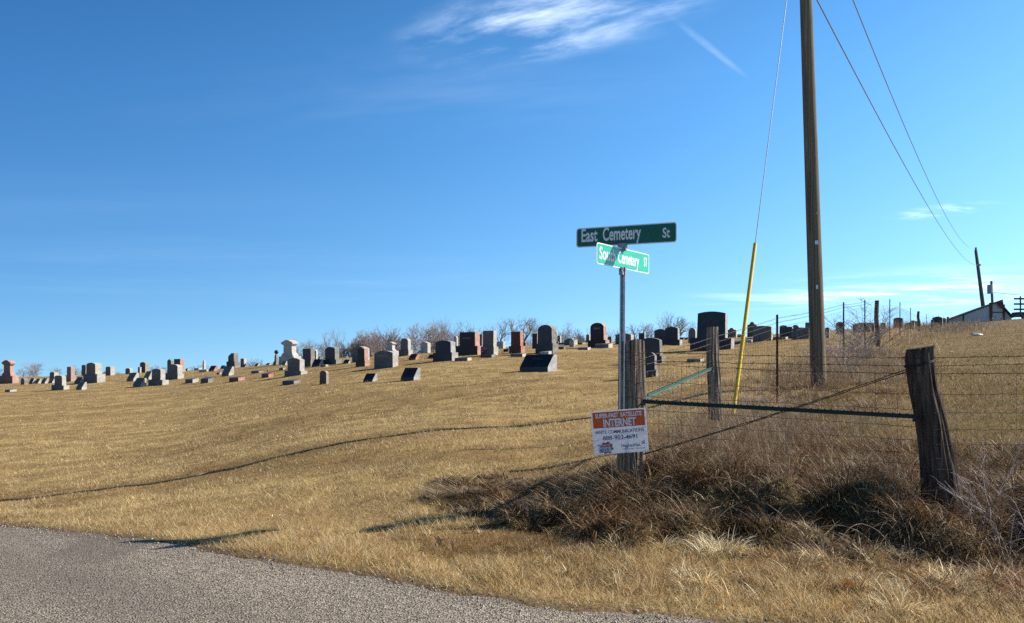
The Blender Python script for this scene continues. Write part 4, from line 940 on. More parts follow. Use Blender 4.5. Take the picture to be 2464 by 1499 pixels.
TL = [
 (1, 430, 560, 4, 150, "low bare bushy tree right of the pink monument, first of the far left trees", 1.3), (1, 600, 455, 0, 140, "taller bare tree behind the row of slant markers, left of its twin", 1.0), (1, 695, 455, 2, 145, "taller bare tree behind the row of slant markers, right of its twin", 1.1),
 (1, 20, 560, 2, 150, "bare tree at the left edge of the view behind the pink monument", 1.2), (1, 985, 545, 0, 150, "thin bare tree above the pale tablet at far left", .9), (1, 1370, 505, 4, 145, "bare bushy tree between the pinkish die and the large arched stone", 1.2), (1, 1860, 600, 5, 150, "small bare shrub tree behind the right edge of the large arched stone", 1.0),
 (1, 2150, 625, 4, 150, "low bare shrub on the skyline left of the small arched stone", 1.6), (2, 630, 505, 4, 140, "bare shrub behind the blue-grey slant marker at left", 1.6), (2, 730, 520, 2, 145, "small bare shrub left of the narrow dark skyline stone", 1.2), (2, 1380, 480, 2, 140, "thin bare tree just left of the tiny obelisk", 1.4), (2, 1240, 540, 4, 150, "low bare shrub right of the red rough-sided stone", 1.4), (2, 2430, 390, 4, 140, "low bare shrub on the skyline before the ball column", 1.6),
 (3, 310, 545, 4, 140, "low bare shrub left of the ball column", 1.6), (3, 470, 590, 4, 140, "very low bare shrub at the foot of the ball column", 1.4),
 (3, 1030, 195, 2, 120, "bare tree right behind the tall white capped monument", 1.0), (3, 1225, 165, 0, 115, "slender bare tree above the narrow pale tablet", .8), (3, 1390, 240, 4, 118, "bushy bare tree left of the dark arched stone", 1.0), (3, 1510, 20, 6, 100, "tall bare tree directly above the dark arched stone", .7), (3, 1725, -30, 8, 100, "tallest bare tree of the left grove, right of the dark arched stone", .8), (3, 1850, 150, 5, 115, "dense brushy bare tree left of the wide pale monument", 1.0),
 (3, 2085, 70, 2, 115, "bare tree straight above the small red stone", .9), (3, 2260, 60, 5, 113, "upright brushy bare tree right above the small red stone", .9),
 (4, 480, 380, 5, 112, "brushy bare tree left of the wide grey family stone", 1.0), (4, 640, 290, 1, 110, "bare tree above the left end of the wide grey family stone", .9), (4, 760, 320, 5, 114, "brushy bare tree above the white flat-capped pedestal, left one", .9), (4, 880, 265, 8, 100, "bare tree with upright fan of twigs above the white flat-capped pedestal", 1.0), (4, 990, 330, 4, 116, "low bushy bare tree left of the blue-grey arched stone", .9),
 (4, 1120, 200, 3, 108, "pale bare tree above the blue-grey arched stone, left one", .8), (4, 1290, 150, 3, 106, "tall pale bare tree above the blue-grey arched stone, right one", .8), (4, 1460, 235, 7, 98, "dark crowned bare tree above the white gabled stone", .8), (4, 1590, 170, 0, 110, "bare tree right above the white gabled stone", .8), (4, 1700, 250, 5, 114, "brushy bare tree left behind the black lettered stone", .8), (4, 1850, 105, 8, 90, "tall forked bare tree behind the black lettered stone", .9), (4, 2110, 200, 4, 110, "bare tree left of the large dark red square monument", .9), (4, 2260, 300, 2, 118, "small bare tree above the large dark red square monument", .8), (4, 2400, 280, 1, 118, "small upright bare tree at the right end of the dark red square monument", .8),
 (5, 640, 125, 6, 64, "left of the two forked bare trees flanking the upright red stone", .95), (5, 1040, 95, 7, 64, "right of the two forked bare trees, leaning beside the upright red stone", 1.1), (5, 1220, 210, 2, 95, "bare tree between upright red stone and big dark arched monument", .9), (5, 1370, 210, 0, 100, "bare tree topping the big dark arched monument", .8),
 (5, 1700, 310, 2, 110, "bare tree right of the big dark arched monument", .9), (5, 1890, 320, 0, 110, "small bare tree above the low pale peaked stone", .8), (5, 2110, 400, 4, 115, "faint low bare tree left of the reddish round-topped stone", 1.0), (5, 2210, 345, 5, 115, "small bare tree just left of the reddish round-topped stone", .8),
 (6, 420, 430, 8, 90, "small bare tree left of the sign post", 1.0), (6, 530, 400, 2, 108, "small bare tree just behind the sign post", .9), (6, 830, 390, 4, 100, "bare bushy tree left above the stout corner post", .9), (6, 975, 300, 7, 75, "bare tree with thick bent limbs above the small black square stone", .9), (6, 1070, 330, 6, 76, "bare tree right of the small black square stone", .8), (6, 1180, 430, 4, 98, "low bare tree left of the overlapping stone pair", .8),
 (6, 1330, 125, 8, 70, "knobbly bare tree above the overlapping stone pair, left one", .75), (6, 1430, 112, 6, 70, "knobbly bare tree above the overlapping stone pair, middle one", .7), (6, 1620, 190, 7, 72, "wide bare tree right above the overlapping stone pair", .9), (6, 1800, 260, 3, 100, "thin bare tree left of the largest black monument", .8),
]
for tr_ in TL: tree(*tr_)
# shrub at the side fence
def shrub(u, v, Y, n, h, label, sp=.5):
    X = (u - U0) / F * Y; z = zf(X, Y); e = empty("bare_shrub", (X, Y, z)); ps_, rs_ = [], []
    for i in range(n):
        a = RNG.random() * 6.28; el = 1.35 - abs(RNG.normal(0, sp)); p = np.array([RNG.normal(0, .12), RNG.normal(0, .12), 0.0]); P_ = [p.copy()]; L = h * (.5 + .6 * RNG.random()); br = []
        for s in range(6):
            a += RNG.normal(0, .25); el += RNG.normal(0, .14); p = p + L / 6 * np.array([math.cos(a) * math.cos(el), math.sin(a) * math.cos(el), math.sin(el)]); P_.append(p.copy())
            if s > 1:
                for _ in range(2):
                    a2 = a + RNG.choice([-1, 1]) * (.5 + .5 * RNG.random()); q = p.copy(); Q_ = [q.copy()]
                    for _k in range(3): q = q + L * .08 * np.array([math.cos(a2), math.sin(a2), .6]) + RNG.normal(0, .01, 3); Q_.append(q.copy())
                    ps_.append(np.array(Q_)); rs_.append(np.linspace(.0024, .0012, 4) * max(1, Y / 11))
        ps_.append(np.array(P_)); rs_.append(np.linspace(.0055, .002, 7) * max(1, Y / 16))
    tubes("stems", ps_, rs_, m_twig, e, 3); tag(e, label, "shrub")
shrub(2075, 800, 24, 46, 1.45, "bare twiggy shrub tangled in the side fence below the steel posts")
shrub(2040, 860, 19, 45, 1.0, "low bare shrub in the side fence just right of the utility pole", .7)
shrub(1835, 925, 12.8, 26, .55, "small grey bare bush between yellow guard and utility pole", .6)
shrub(2360, 1140, 7.15, 13, .85, "leafless bramble bush in front of the bent right fence post", .9)
shrub(2445, 1190, 6.95, 10, .8, "leafless bramble bush at the right edge of the view", .9)

# ------------------------------------------------------------------ posts and fences
def wood_post(name, pts, radii, mat, parent, cut=(0, 0), groove=.16, seed=0, nA=44, nH=46, cap_mat=None):
    """pts: centre line bottom->top; cut: slope of the sawn top (dz/dx, dz/dy)"""
    pts = np.array(pts, float); t = np.linspace(0, 1, len(pts)); tt = np.linspace(0, 1, nH); c = np.stack([np.interp(tt, t, pts[:, k]) for k in range(3)], -1); rr = np.interp(tt, t, radii)
    kk = np.exp(-.5 * (np.arange(-4, 5) / 2) ** 2); kk /= kk.sum()
    for k in (0, 1): c[:, k] = np.convolve(np.pad(c[:, k], 4, 'edge'), kk, 'valid')
    V_ = []
    for i in range(nH):
        for j in range(nA):
            a = 2 * math.pi * j / nA
            g = mnoise.fractal((math.cos(a) * 3.3 + seed, math.sin(a) * 3.3, tt[i] * 1.3 + seed), 1, 2, 3)
            g2 = mnoise.noise((math.cos(a) * 9 + seed, math.sin(a) * 9, tt[i] * 2.2)); lob = .06 * math.sin(3 * a + seed) + .04 * math.sin(2 * a + seed * 2)
            r = rr[i] * (1 + groove * g * .6 + groove * .55 * min(g2, .1) + lob)
            x, y = math.cos(a) * r, math.sin(a) * r
            V_.append((c[i, 0] + x, c[i, 1] + y, c[i, 2] + (tt[i] ** 14) * (cut[0] * x + cut[1] * y)))
    bm = bmesh.new(); vs = [bm.verts.new(v) for v in V_]
    for i in range(nH - 1):
        for j in range(nA): bm.faces.new([vs[i * nA + j], vs[i * nA + (j + 1) % nA], vs[(i + 1) * nA + (j + 1) % nA], vs[(i + 1) * nA + j]])
    top = vs[-nA:]; ctr = bm.verts.new(sum((v.co for v in top), Vector()) / nA)
    for j in range(nA): bm.faces.new([top[j], top[(j + 1) % nA], ctr])
    return bm_obj(name, bm, mat, parent)
def wire_path(P0, P1, sag=0.0, n=40, wob=0.002, barb=False, seed=0):
    t = np.linspace(0, 1, n)[:, None]; P = np.array(P0) * (1 - t) + np.array(P1) * t; P[:, 2] -= (4 * sag * t * (1 - t))[:, 0]
    P[1:-1] += RNG.normal(0, wob, (n - 2, 3)); return P
def barbs_for(P, step=.13, size=.016):
    out = []; L = np.linalg.norm(P[-1] - P[0]); n = int(L / step)
    for i in range(1, n):
        f = i / n * (len(P) - 1); k_ = int(f); p = P[k_] + (P[min(k_ + 1, len(P) - 1)] - P[k_]) * (f - k_)
        d = RNG.normal(0, 1, 3); d[2] = abs(d[2]) + .5; d /= np.linalg.norm(d); out.append(np.array([p - d * size, p + d * size]))
        d2 = RNG.normal(0, 1, 3); d2 /= np.linalg.norm(d2); out.append(np.array([p - d2 * size, p + d2 * size]))
    return out
front = empty("wire_fence", (CX, CY, zf(CX, CY))); fo = front.location
def loc(P): return [np.array(p) - np.array(fo) for p in P]
# corner post (stout, grooved, sawn top)
gz = zf(CX, CY)
c0 = unproj(1518, 1175, CY); c1 = unproj(1521, 990, CY); c2 = unproj(1519, 826, CY)
wood_post("corner_post", loc([(c0.x, CY, min(gz, c0.z) - .3), tuple(c0), tuple(c1), tuple(c2)]), [.150, .140, .128, .118], m_oldwood, front, cut=(.10, -.28), groove=.20, seed=3.3, nA=64, nH=60)
# bent right post
YR = 7.6
rp = [unproj(2266, 1260, YR), unproj(2266, 1210, YR), unproj(2262, 1150, YR), unproj(2251, 1080, YR), unproj(2238, 1000, YR), unproj(2221, 930, YR), unproj(2211, 860, YR), unproj(2216, 836, YR)]
wood_post("bent_post", loc([tuple(p) for p in rp]), [.145, .140, .132, .122, .114, .108, .108, .104], m_darkwood, front, cut=(.17, 0), groove=.34, seed=8.1, nA=56, nH=60)['label'] = "dark bent post leaning left at its top"
xn = 6.3; yn = yfence(xn); zn = zf(xn, yn)
wood_post("wood_post", loc([(xn, yn, zn - .3), (xn, yn, zn + 1.35)]), [.09, .075], m_darkwood, front, seed=5)
# strands
PL = unproj(1545, 0, CY - .02); PR = unproj(2225, 0, YR - .05)
def fz(u, v, Y): return tuple(unproj(u, v, Y))
strand = [(847, 857, 862, 861, 857), (868, 876, 881, 881, 875.6), (876, 892, 900, 900, 898)]
woven = [(917, 936, 950, 949, 949), (954, 970, 987, 994, 993), (987, 1006, 1028, 1034, 1034), (1017, 1040, 1060, 1070, 1070), (1046, 1068, 1092, 1102, 1102), (1072, 1094, 1118, 1130, 1130)]
Ymid = (CY + YR) / 2
def fence_line(vs_, barb):
    P = [np.array(fz(1548, vs_[0], CY - .06)), np.array(fz(1890, vs_[1], yfence(unproj(1890, 0, Ymid).x) - .06)), np.array(fz(2215, vs_[2], YR - .12))]
    q = [np.array(fz(2240, vs_[3], YR - .12)), np.array(fz(2464, vs_[4], YR - .42))]
    d = q[1] - q[0]; q.append(q[0] + d * 3.3)
    def dens(pts, n=26):
        out = []
        for a, b_ in zip(pts, pts[1:]):
            t_ = np.linspace(0, 1, n)[:-1, None]; out.append(a * (1 - t_) + b_ * t_)
        out.append(pts[-1][None]); o = np.concatenate(out); o[1:-1] += RNG.normal(0, .0022, (len(o) - 2, 3)); return o
    return dens(P), dens(q)
bw, ww, stay = [], [], []
for s_ in strand:
    for P_ in fence_line(s_, True): bw.append(P_); bw += barbs_for(P_)
lines = [fence_line(s_, False) for s_ in [strand[2]] + woven]
for l in lines[1:]: ww += list(l)
for side_ in (0, 1):
    k_ = len(lines[0][side_]); L = np.linalg.norm(lines[0][side_][-1] - lines[0][side_][0]); n = int(L / .165)
    for i in range(1, n):
        idx = int(i / n * (k_ - 1)); stay.append(np.array([l[side_][idx] + RNG.normal(0, .004, 3) * [1, 0, 0] for l in lines]))
tubes("barbed_wire", loc(bw), [.0026 if len(p) > 3 else .0016 for p in bw], m_wire_dark, front, 4)
tubes("woven_wire", loc(ww + stay), [.0022] * len(ww) + [.0016] * len(stay), m_wire, front, 4)
# wraps round the corner post
wr = []
for v in (848, 862, 870, 876, 918, 955, 990, 1050, 1100):
    c = unproj(1520, v, CY); a = np.linspace(0, 2 * math.pi, 26); wr.append(np.stack([c.x + .128 * np.cos(a), CY + .128 * np.sin(a), c.z + .004 * np.sin(3 * a + v)], -1))
tubes("wire_wraps", loc(wr), [.0024] * len(wr), m_wire, front, 4)
# green angle-iron brace rails
def rail(P0, P1, parent, org, name="brace_rail", w=.038, mat_=None):
    mat_ = mat_ or m_green_steel
    P0, P1 = Vector(P0) - Vector(org), Vector(P1) - Vector(org); d = (P1 - P0); L = d.length; M_ = Matrix.Translation(P0) @ d.to_track_quat('X', 'Z').to_matrix().to_4x4()
    bm = bmesh.new(); add_box(bm, 0, L, -w / 2, w / 2, -.003, .003, 0, M_); add_box(bm, 0, L, -.003, .003, -.034, -.0032, 0, M_)
    for i in range(int(L / .055)):
        add_box(bm, i * .055 + .02, i * .055 + .032, -.008, .008, .0032, .010, 0, M_)
    # end clips
    add_box(bm, -.02, .03, -w * .7, w * .7, -.05, -.036, 0, M_); add_box(bm, L - .03, L + .02, -w * .7, w * .7, -.06, -.036, 0, M_)
    return bm_obj(name, bm, mat_, parent)
rail(unproj(1546, 962, CY - .14), unproj(2206, 998, YR - .1), front, fo, mat_=simple('shaded_green_paint', (.007, .020, .016), (.012, .03, .024), 18, .6, .1, .003, .1))  # front rail: the brace green painted near black to stand for shade
# tension wires
tw = []
for o_ in (0, 5):
    P_ = wire_path(unproj(2206, 880 + o_, YR - .13), unproj(1548, 1092 + o_ * .3, CY - .13), .02, 50, .002); tw.append(P_)
c = rp[6]; a = np.linspace(0, 2 * math.pi, 24)
for dz in (0, .012): tw.append(np.stack([unproj(2212, 878, YR).x + .118 * np.cos(a), YR + .118 * np.sin(a), unproj(0, 876, YR).z + dz + .03 * np.cos(a)], -1))
tubes("tension_wire", loc(tw), [.0038] * len(tw), m_wire_dark, front, 4)
tag(front, "wire fence along the road from the stout corner post past the bent post", "fence")

side = empty("wire_fence", (CX + .2, CY + .4, zf(CX + .2, CY + .4))); so_ = side.location
def loc2(P): return [np.array(p) - np.array(so_) for p in P]
def side_at_u(u, kx=SDX, ky=SDY):
    a = (u - U0) / F; t = (a * CY - CX) / (kx - a * ky); return CX + kx * t, CY + ky * t
P2x, P2y = side_at_u(1716); 
posts = []    # (x,y,ztop)
z2 = unproj(1713, 786, P2y).z; g2 = zf(P2x, P2y)
wood_post("wood_post", loc2([tuple(unproj(1722, 1010, P2y)), tuple(unproj(1720, 960, P2y)), tuple(unproj(1714, 870, P2y)), tuple(unproj(1714, 787, P2y))]), [.085, .080, .074, .072], m_oldwood, side, cut=(.06, 0), groove=.24, seed=1.7, nA=48)
posts.append((P2x, P2y, z2 - .07))
def t_post(x, y, z0, z1, parent, org, r=.017):
    bm = bmesh.new(); ox, oy, oz = x - org[0], y - org[1], -org[2]
    add_box(bm, ox - .018, ox + .018, oy - .003, oy + .003, z0 + oz - .2, z1 + oz); add_box(bm, ox - .003, ox + .003, oy - .03, oy - .0032, z0 + oz - .2, z1 + oz)
    z = z0 + .1
    while z < z1 - .02: add_box(bm, ox - .006, ox + .006, oy - .038, oy - .031, z + oz, z + oz + .012); z += .055
    return bm_obj("steel_post", bm, m_rust, parent)
tl = [(1870, 757, 't'), (2030, 727, 't'), (2081, 722, 't'), (2111, 723, 'w'), (2141, 720, 't'), (2165.5, 727, 't'), (2191, 740, 't'), (2210.5, 749, 'w'), (2229, 755, 't'), (2245, 759, 't')]
for u, v, k_ in tl:
    x, y = side_at_u(u); g = zf(x, y); zt = unproj(u, v, y).z; zt = g + min(max(zt - g, 1.15), 1.75)
    if k_ == 't': t_post(x, y, g, zt, side, so_)
    else: wood_post("wood_post", loc2([(x + .03, y, g - .2), (x + .03, y, g + .6), (x - .05, y, g + .9), (x, y, zt)]), [.085, .08, .075, .07], m_darkwood, side, seed=u, nA=20, nH=16)
    posts.append((x, y, zt))
# beyond: many more posts running up to the far right
farp = [(2259, 764, 't'), (2271, 772, 't'), (2281, 775, 'w'), (2292, 779, 't'), (2301, 779, 't'), (2310, 778, 't'), (2318, 776, 'w'), (2330, 772, 't'), (2340, 763, 'w'), (2354, 755, 'w'), (2366, 752, 't')]
dep = [68, 74, 80, 86, 91, 96, 100, 104, 107, 110, 112]
for (u, v, k_), y in zip(farp, dep):
    x = (u - U0) / F * y; g = zf(x, y); zt = max(min(unproj(u, v, y).z, g + 2.0), g + 1.1)
    if k_ == 't': t_post(x, y, g, zt, side, so_)
    else: wood_post("wood_post", loc2([(x, y, g - .2), (x, y, zt)]), [.11, .09], m_darkwood, side, seed=u, nA=14, nH=8)
    posts.append((x, y, zt))
c_top = unproj(1540, 847, CY)
pp = [(c_top.x + .03, CY + .05, c_top.z)] + posts
bw, ww, stays = [], [], []
for (a, b_) in zip(pp, pp[1:]):
    L = math.hypot(b_[0] - a[0], b_[1] - a[1]); near = a[1] < 30
    for dz in (.06, .13):
        P_ = wire_path((a[0], a[1], a[2] - dz), (b_[0], b_[1], b_[2] - dz), .008 * L * .3, 24, .002 if near else .004); bw.append(P_)
        if a[1] < 24: bw += barbs_for(P_, .13, .014)
    hs_ = [.21, .34, .48, .63, .80, .98, 1.16]
    rows_ = [wire_path((a[0], a[1], a[2] - h_), (b_[0], b_[1], b_[2] - h_), .006 * L * .3, 16, .003) for h_ in hs_]; ww += rows_
    n = max(2, int(L / (.16 if a[1] < 45 else .32)))
    for i in range(n):
        f = i / n * 15; k_ = int(f); stays.append(np.array([r_[k_] * (1 - f + k_) + r_[min(k_ + 1, 15)] * (f - k_) for r_ in rows_]) + RNG.normal(0, .005, (7, 3)) * [1, 1, 0])
tubes("barbed_wire", loc2(bw), [.0028 if len(p) > 3 else .0016 for p in bw], m_wire, side, 3)
tubes("woven_wire", loc2(ww + stays), [.0022] * len(ww) + [.0016] * len(stays), m_wire, side, 3)
rail(unproj(1556, 950, CY + .1), unproj(1712, 884, P2y - .06), side, so_)
P_ = wire_path(unproj(1700, 850, P2y - .1), unproj(1560, 1020, CY + .15), .01, 20, .002)
tubes("tension_wire", loc2([P_]), [.003], m_wire, side, 4)
tag(side, "wire fence running uphill from the stout corner post beside the cemetery", "fence")
# small board fence far right corner
cor = empty("rail_fence", (unproj(2384, 0, 100).x, 100, zf(unproj(2384, 0, 100).x, 100)))
bmx = bmesh.new(); x1 = unproj(2415, 0, 100).x - cor.location.x
for nm, xx, hh, w_ in (("wood_post", 0, 2.1, .13), ("wood_post", x1, 1.9, .10)):
    b2 = bmesh.new(); add_box(b2, xx - w_, xx + w_, -w_, w_, -.4, hh, 0); bm_obj(nm, b2, m_darkwood, cor, bevel=.02)
b2 = bmesh.new(); add_box(b2, .131, x1 - .101, -.05, .05, .95, 1.07); bm_obj("rail", b2, m_darkwood, cor, bevel=.01)
tag(cor, "two-post brace with one rail at the far fence corner below the barn", "fence"); bmx.free()

# ------------------------------------------------------------------ street sign
def rrect(w, h, r, n=6, cx=0, cz=0):
    pts = []
    for sx, sz, a0 in ((1, 1, 0), (-1, 1, 90), (-1, -1, 180), (1, -1, 270)):
        for i in range(n + 1):
            a = math.radians(a0 + 90 * i / n); pts.append((cx + sx * (w / 2 - r) + r * math.cos(a), cz + sz * (h / 2 - r) + r * math.sin(a)))
    return pts
SY = 8.40; sx0 = unproj(1495, 0, SY).x
zb_ = zf(sx0, SY)
sign = empty("street_sign", (sx0, SY, zb_)); sign.rotation_euler = (0, math.radians(.35), 0)
zt1 = unproj(0, 642, SY).z - zb_
zlo_ = unproj(0, 1088, SY).z - zb_
bm = bmesh.new()     # flanged channel post
prof = [(-.030, .0), (-.018, .0), (-.010, .022), (.010, .022), (.018, .0), (.030, .0), (.030, .004), (.021, .004), (.013, .027), (-.013, .027), (-.021, .004), (-.030, .004)]
Mq = Matrix.Rotation(math.radians(-38), 4, 'Z')
lo_ = [bm.verts.new(Mq @ Vector((x, y, zlo_))) for x, y in prof]; hi_ = [bm.verts.new(Mq @ Vector((x, y, zt1))) for x, y in prof]
for i in range(len(prof)): bm.faces.new([lo_[i], lo_[(i + 1) % len(prof)], hi_[(i + 1) % len(prof)], hi_[i]])
bm.faces.new(hi_[::-1]); bm_obj("post", bm, m_galv, sign)
def blade(name, dirv, z0, h, left, right, items, label, gm=None):
    gm = gm or m_green_sunlit
    d = Vector((dirv[0], dirv[1], 0)).normalized(); w = left + right; ang = math.atan2(d.y, d.x); off = (right - left) / 2
    b0 = bmesh.new(); extr(b0, rrect(w, h, .028), -.0015, .0015, 0, 0); P = bm_obj(name, b0, m_white_sheet, sign, loc=(d.x * off, d.y * off, z0 + h / 2), rot=(0, 0, ang)); P['label'] = label
    b1 = bmesh.new(); extr(b1, rrect(w - .020, h - .020, .020), -.0025, -.0019, 0, 0); extr(b1, rrect(w - .020, h - .020, .020), .0019, .0025, 0, 0); bm_obj("green_panel", b1, gm, P)
    q = text_bm([(s, -w / 2 + a * w, -w / 2 + b_ * w, h / 2 - zb2 * h, cap * h) for s, a, b_, zb2, cap in items], .022)
    for v in q.verts: v.co.y = -.0034
    bm_obj("lettering", q, m_white_sheet, P); return P
zS = unproj(0, 648, SY).z - zb_; zE = unproj(0, 590, SY).z - zb_
blade("sign_blade", (.58, .81), zS + .005, .195, .49, .545, [("South", .045, .335, .74, .56), ("Cemetery", .38, .79, .74, .56), ("ST", .885, .955, .66, .44)], "sunlit green blade reading South Cemetery ST")
blade("sign_blade", (.90, -.42), zE, .188, .470, .520, [("East", .055, .22, .71, .64), ("Cemetery", .275, .655, .71, .64), ("St", .865, .935, .73, .46)], "shaded green blade reading East Cemetery St", m_green_shaded)
for z_, sgn in ((zS - .035, 0), (zE - .035, 1)):
    b0 = bmesh.new(); Ms = Matrix.Translation((0, 0, z_)) @ Matrix.Rotation(math.atan2(.81, .58) if sgn == 0 else math.atan2(-.42, .9), 4, 'Z')
    add_box(b0, -.045, .045, -.016, -.0042, .012, .052, 0, Ms); add_box(b0, -.045, .045, .0042, .016, .012, .052, 0, Ms); add_box(b0, -.035, .035, -.02, .02, -.02, .0115, 0, Ms)
    for q_ in (-.028, .028): add_box(b0, q_ - .006, q_ + .006, -.024, -.0165, .03, .042, 0, Ms)
    bm_obj("bracket", b0, m_alu, sign)
tag(sign, "green street name sign with two crossed blades on a galvanised post", "street sign")

# ------------------------------------------------------------------ yard sign
YY = 8.0; yc = unproj(1491, 1038, YY); sw, sh = .492, .392
ys_ = empty("yard_sign", (yc.x, YY, zf(yc.x, YY)))
Hc = yc.z - ys_.location.z; tilt = math.radians(-4.6)
b0 = bmesh.new(); extr(b0, [(-sw / 2, -sh / 2), (sw / 2, -sh / 2), (sw / 2, sh / 2), (-sw / 2, sh / 2)], -.002, .002, 0, 0)
pan = bm_obj("sign_panel", b0, m_coro, ys_, loc=(0, 0, Hc), rot=(0, tilt, math.radians(-6)))
def FX(f): return -sw / 2 + f * sw
def FZ(f): return sh / 2 - f * sh
b0 = bmesh.new(); extr(b0, [(FX(.027), FZ(.395)), (FX(.973), FZ(.395)), (FX(.973), FZ(.03)), (FX(.027), FZ(.03))], -.0031, -.0026, 0, 0); bm_obj("orange_band", b0, m_orange, pan)
def put_text(items, mat, bold, y=-.0042):
    q = text_bm([(s, FX(a), FX(b_), FZ(zb2), (zb2 - zt) * sh) for s, a, b_, zt, zb2 in items], bold)
    for v in q.verts: v.co.y = y
    return bm_obj("lettering", q, mat, pan)
for it_ in [("SUPER-FAST", .075, .50, .068, .162), ("SATELLITE", .535, .925, .068, .162), ("INTERNET", .215, .81, .205, .370)]: put_text([it_], m_white_sheet, .03)
for it_ in [("WHITE", .055, .262, .458, .532), ("COMMUNICATIONS", .288, .945, .458, .532), ("888-903-4691", .185, .81, .585, .680), ("RF17", .115, .275, .872, .945), ("HughesNet.", .515, .865, .795, .865), ("AUTHORIZED", .52, .735, .903, .926), ("RETAILER", .775, .94, .903, .926)]: put_text([it_], m_navy, .012)
b0 = bmesh.new(); g_ = []
for i in range(48):
    a = 2 * math.pi * i / 48; r_ = .048 * (1 + (.14 if (i // 3) % 2 else -.06)); g_.append((FX(.24) + r_ * math.cos(a) * 1.15, FZ(.855) + r_ * math.sin(a)))
extr(b0, g_, -.0031, -.0026, 0, 0); extr(b0, [(FX(.095), FZ(.968)), (FX(.335), FZ(.968)), (FX(.335), FZ(.955)), (FX(.095), FZ(.955))], -.0031, -.0026, 0, 0); bm_obj("badge", b0, m_redprint, pan)
b0 = bmesh.new(); extr(b0, [(FX(.085), FZ(.953)), (FX(.325), FZ(.953)), (FX(.325), FZ(.835)), (FX(.085), FZ(.835))], -.0038, -.0033, 0, 0); extr(b0, [(FX(.085), FZ(.815)), (FX(.31), FZ(.815)), (FX(.31), FZ(.775)), (FX(.085), FZ(.775))], -.0038, -.0033, 0, 0); bm_obj("badge_box", b0, m_coro, pan)
put_text([("PROMO", .09, .19, .782, .808)], m_redprint, .01); put_text([("CODE", .21, .305, .782, .808)], m_redprint, .01)
b0 = bmesh.new()
for i in range(4):
    for j in range(4):
        if (i + 2 * j) % 5 != 0 and not (j == 0 and i == 1): x = .882 + i * .0155; z = .745 + j * .019; extr(b0, [(FX(x), FZ(z + .016)), (FX(x + .013), FZ(z + .016)), (FX(x + .013), FZ(z)), (FX(x), FZ(z))], -.0034, -.0028, 0, 0)
bm_obj("emblem", b0, m_navy, pan)
for ux, vx0, ux2 in ((1468, 1060, 1477), (1524, 1055, 1535)):
    a = unproj(ux, vx0, YY + .012); b_ = unproj(ux2, 1175, YY + .012); b_.z = min(b_.z, zf(b_.x, b_.y) - .05)
    tubes("wire_leg", [np.array([a - ys_.location, b_ - ys_.location])], [.0022], m_galv, ys_, 6)
tag(ys_, "orange and white advertising yard sign leaning at the foot of the corner post", "sign")

# ------------------------------------------------------------------ utility pole, guy, cables
PX, PY = 5.55, 16.0; pz = zf(PX, PY)
def round_pole(name, base, top, r0, r1, mat, parent=None, n=28, nh=30):
    ps_ = [np.array(base) * (1 - t) + np.array(top) * t for t in np.linspace(0, 1, nh)]
    V_, Q_ = tube_arrays([ps_], [np.linspace(r0, r1, nh)], n); me = mesh_tris(name, V_, Q_, smooth=True, mats=[mat])
    bm = bmesh.new(); bm.from_mesh(me); bm.verts.ensure_lookup_table(); bm.faces.new([bm.verts[len(V_) - n + i] for i in range(n)]); bm.to_mesh(me); bm.free()
    return link(bpy.data.objects.new(name, me), parent)
up = empty("utility_pole", (PX, PY, pz)); topx = -.0354 * 10.4
round_pole("shaft", (0, 0, -.4), (topx, 0, 10.6), .142, .09, m_polewood, up)
b0 = bmesh.new(); add_box(b0, topx - .04, topx + .04, -.05, .05, 10.61, 10.70); bmesh.ops.create_cone(b0, cap_ends=True, segments=14, radius1=.06, radius2=.03, depth=.14, matrix=Matrix.Translation((topx, 0, 10.79))); bm_obj("insulator", b0, m_alu, up, bevel=.004)
tubes("ground_wire", [np.array([(-.128 - .0354 * z * .62 + .004 * math.sin(z * 3) + .0047 * z, -.055, z) for z in np.linspace(0, 10, 60)])], [.005], m_cable, up, 5)
b0 = bmesh.new()
for z_, dx_, w_, h_ in ((2.58, 0, .03, .035), (1.78, -.02, .018, .035), (3.1, .02, .008, .008)):
    cx_ = topx * (z_ + .4) / 11 + dx_; ry = .142 - .052 * (z_ + .4) / 11; add_box(b0, cx_ - w_, cx_ + w_, -ry - .004, -ry + .006, z_ - h_, z_ + h_)
bm_obj("metal_tag", b0, m_galv, up)
tag(up, "tall brown wooden utility pole leaning slightly left behind the fence", "utility pole")
AX, AY = 2.97, 12.0; az_ = zf(AX, AY)
gtop = Vector((PX - .0354 * 8.4 - .1, PY, 9.8)); gbot = Vector((AX, AY, az_ + .08))
guy = empty("guy_wire", (AX, AY, az_)); go = Vector(guy.location)
tubes("cable", [np.array([gbot - go, gtop - go])], [.0065], m_cable, guy, 6)
dv = (gtop - gbot); s0, s1 = gbot + dv * .02, None
s1 = s0 + dv.normalized() * 2.78
tubes("guard", [np.array([(s0 - go) * (1 - t) + (s1 - go) * t for t in np.linspace(0, 1, 6)])], [.028], m_yellow, guy, 14)
b0 = bmesh.new(); add_box(b0, -.014, .014, -.014, .014, -.3, .10); add_box(b0, -.03, .03, -.02, .02, .10, .16); bm_obj("anchor_rod", b0, m_galv, guy, bevel=.003)
tag(guy, "steel guy wire with a long yellow plastic guard behind the fence", "guy wire")

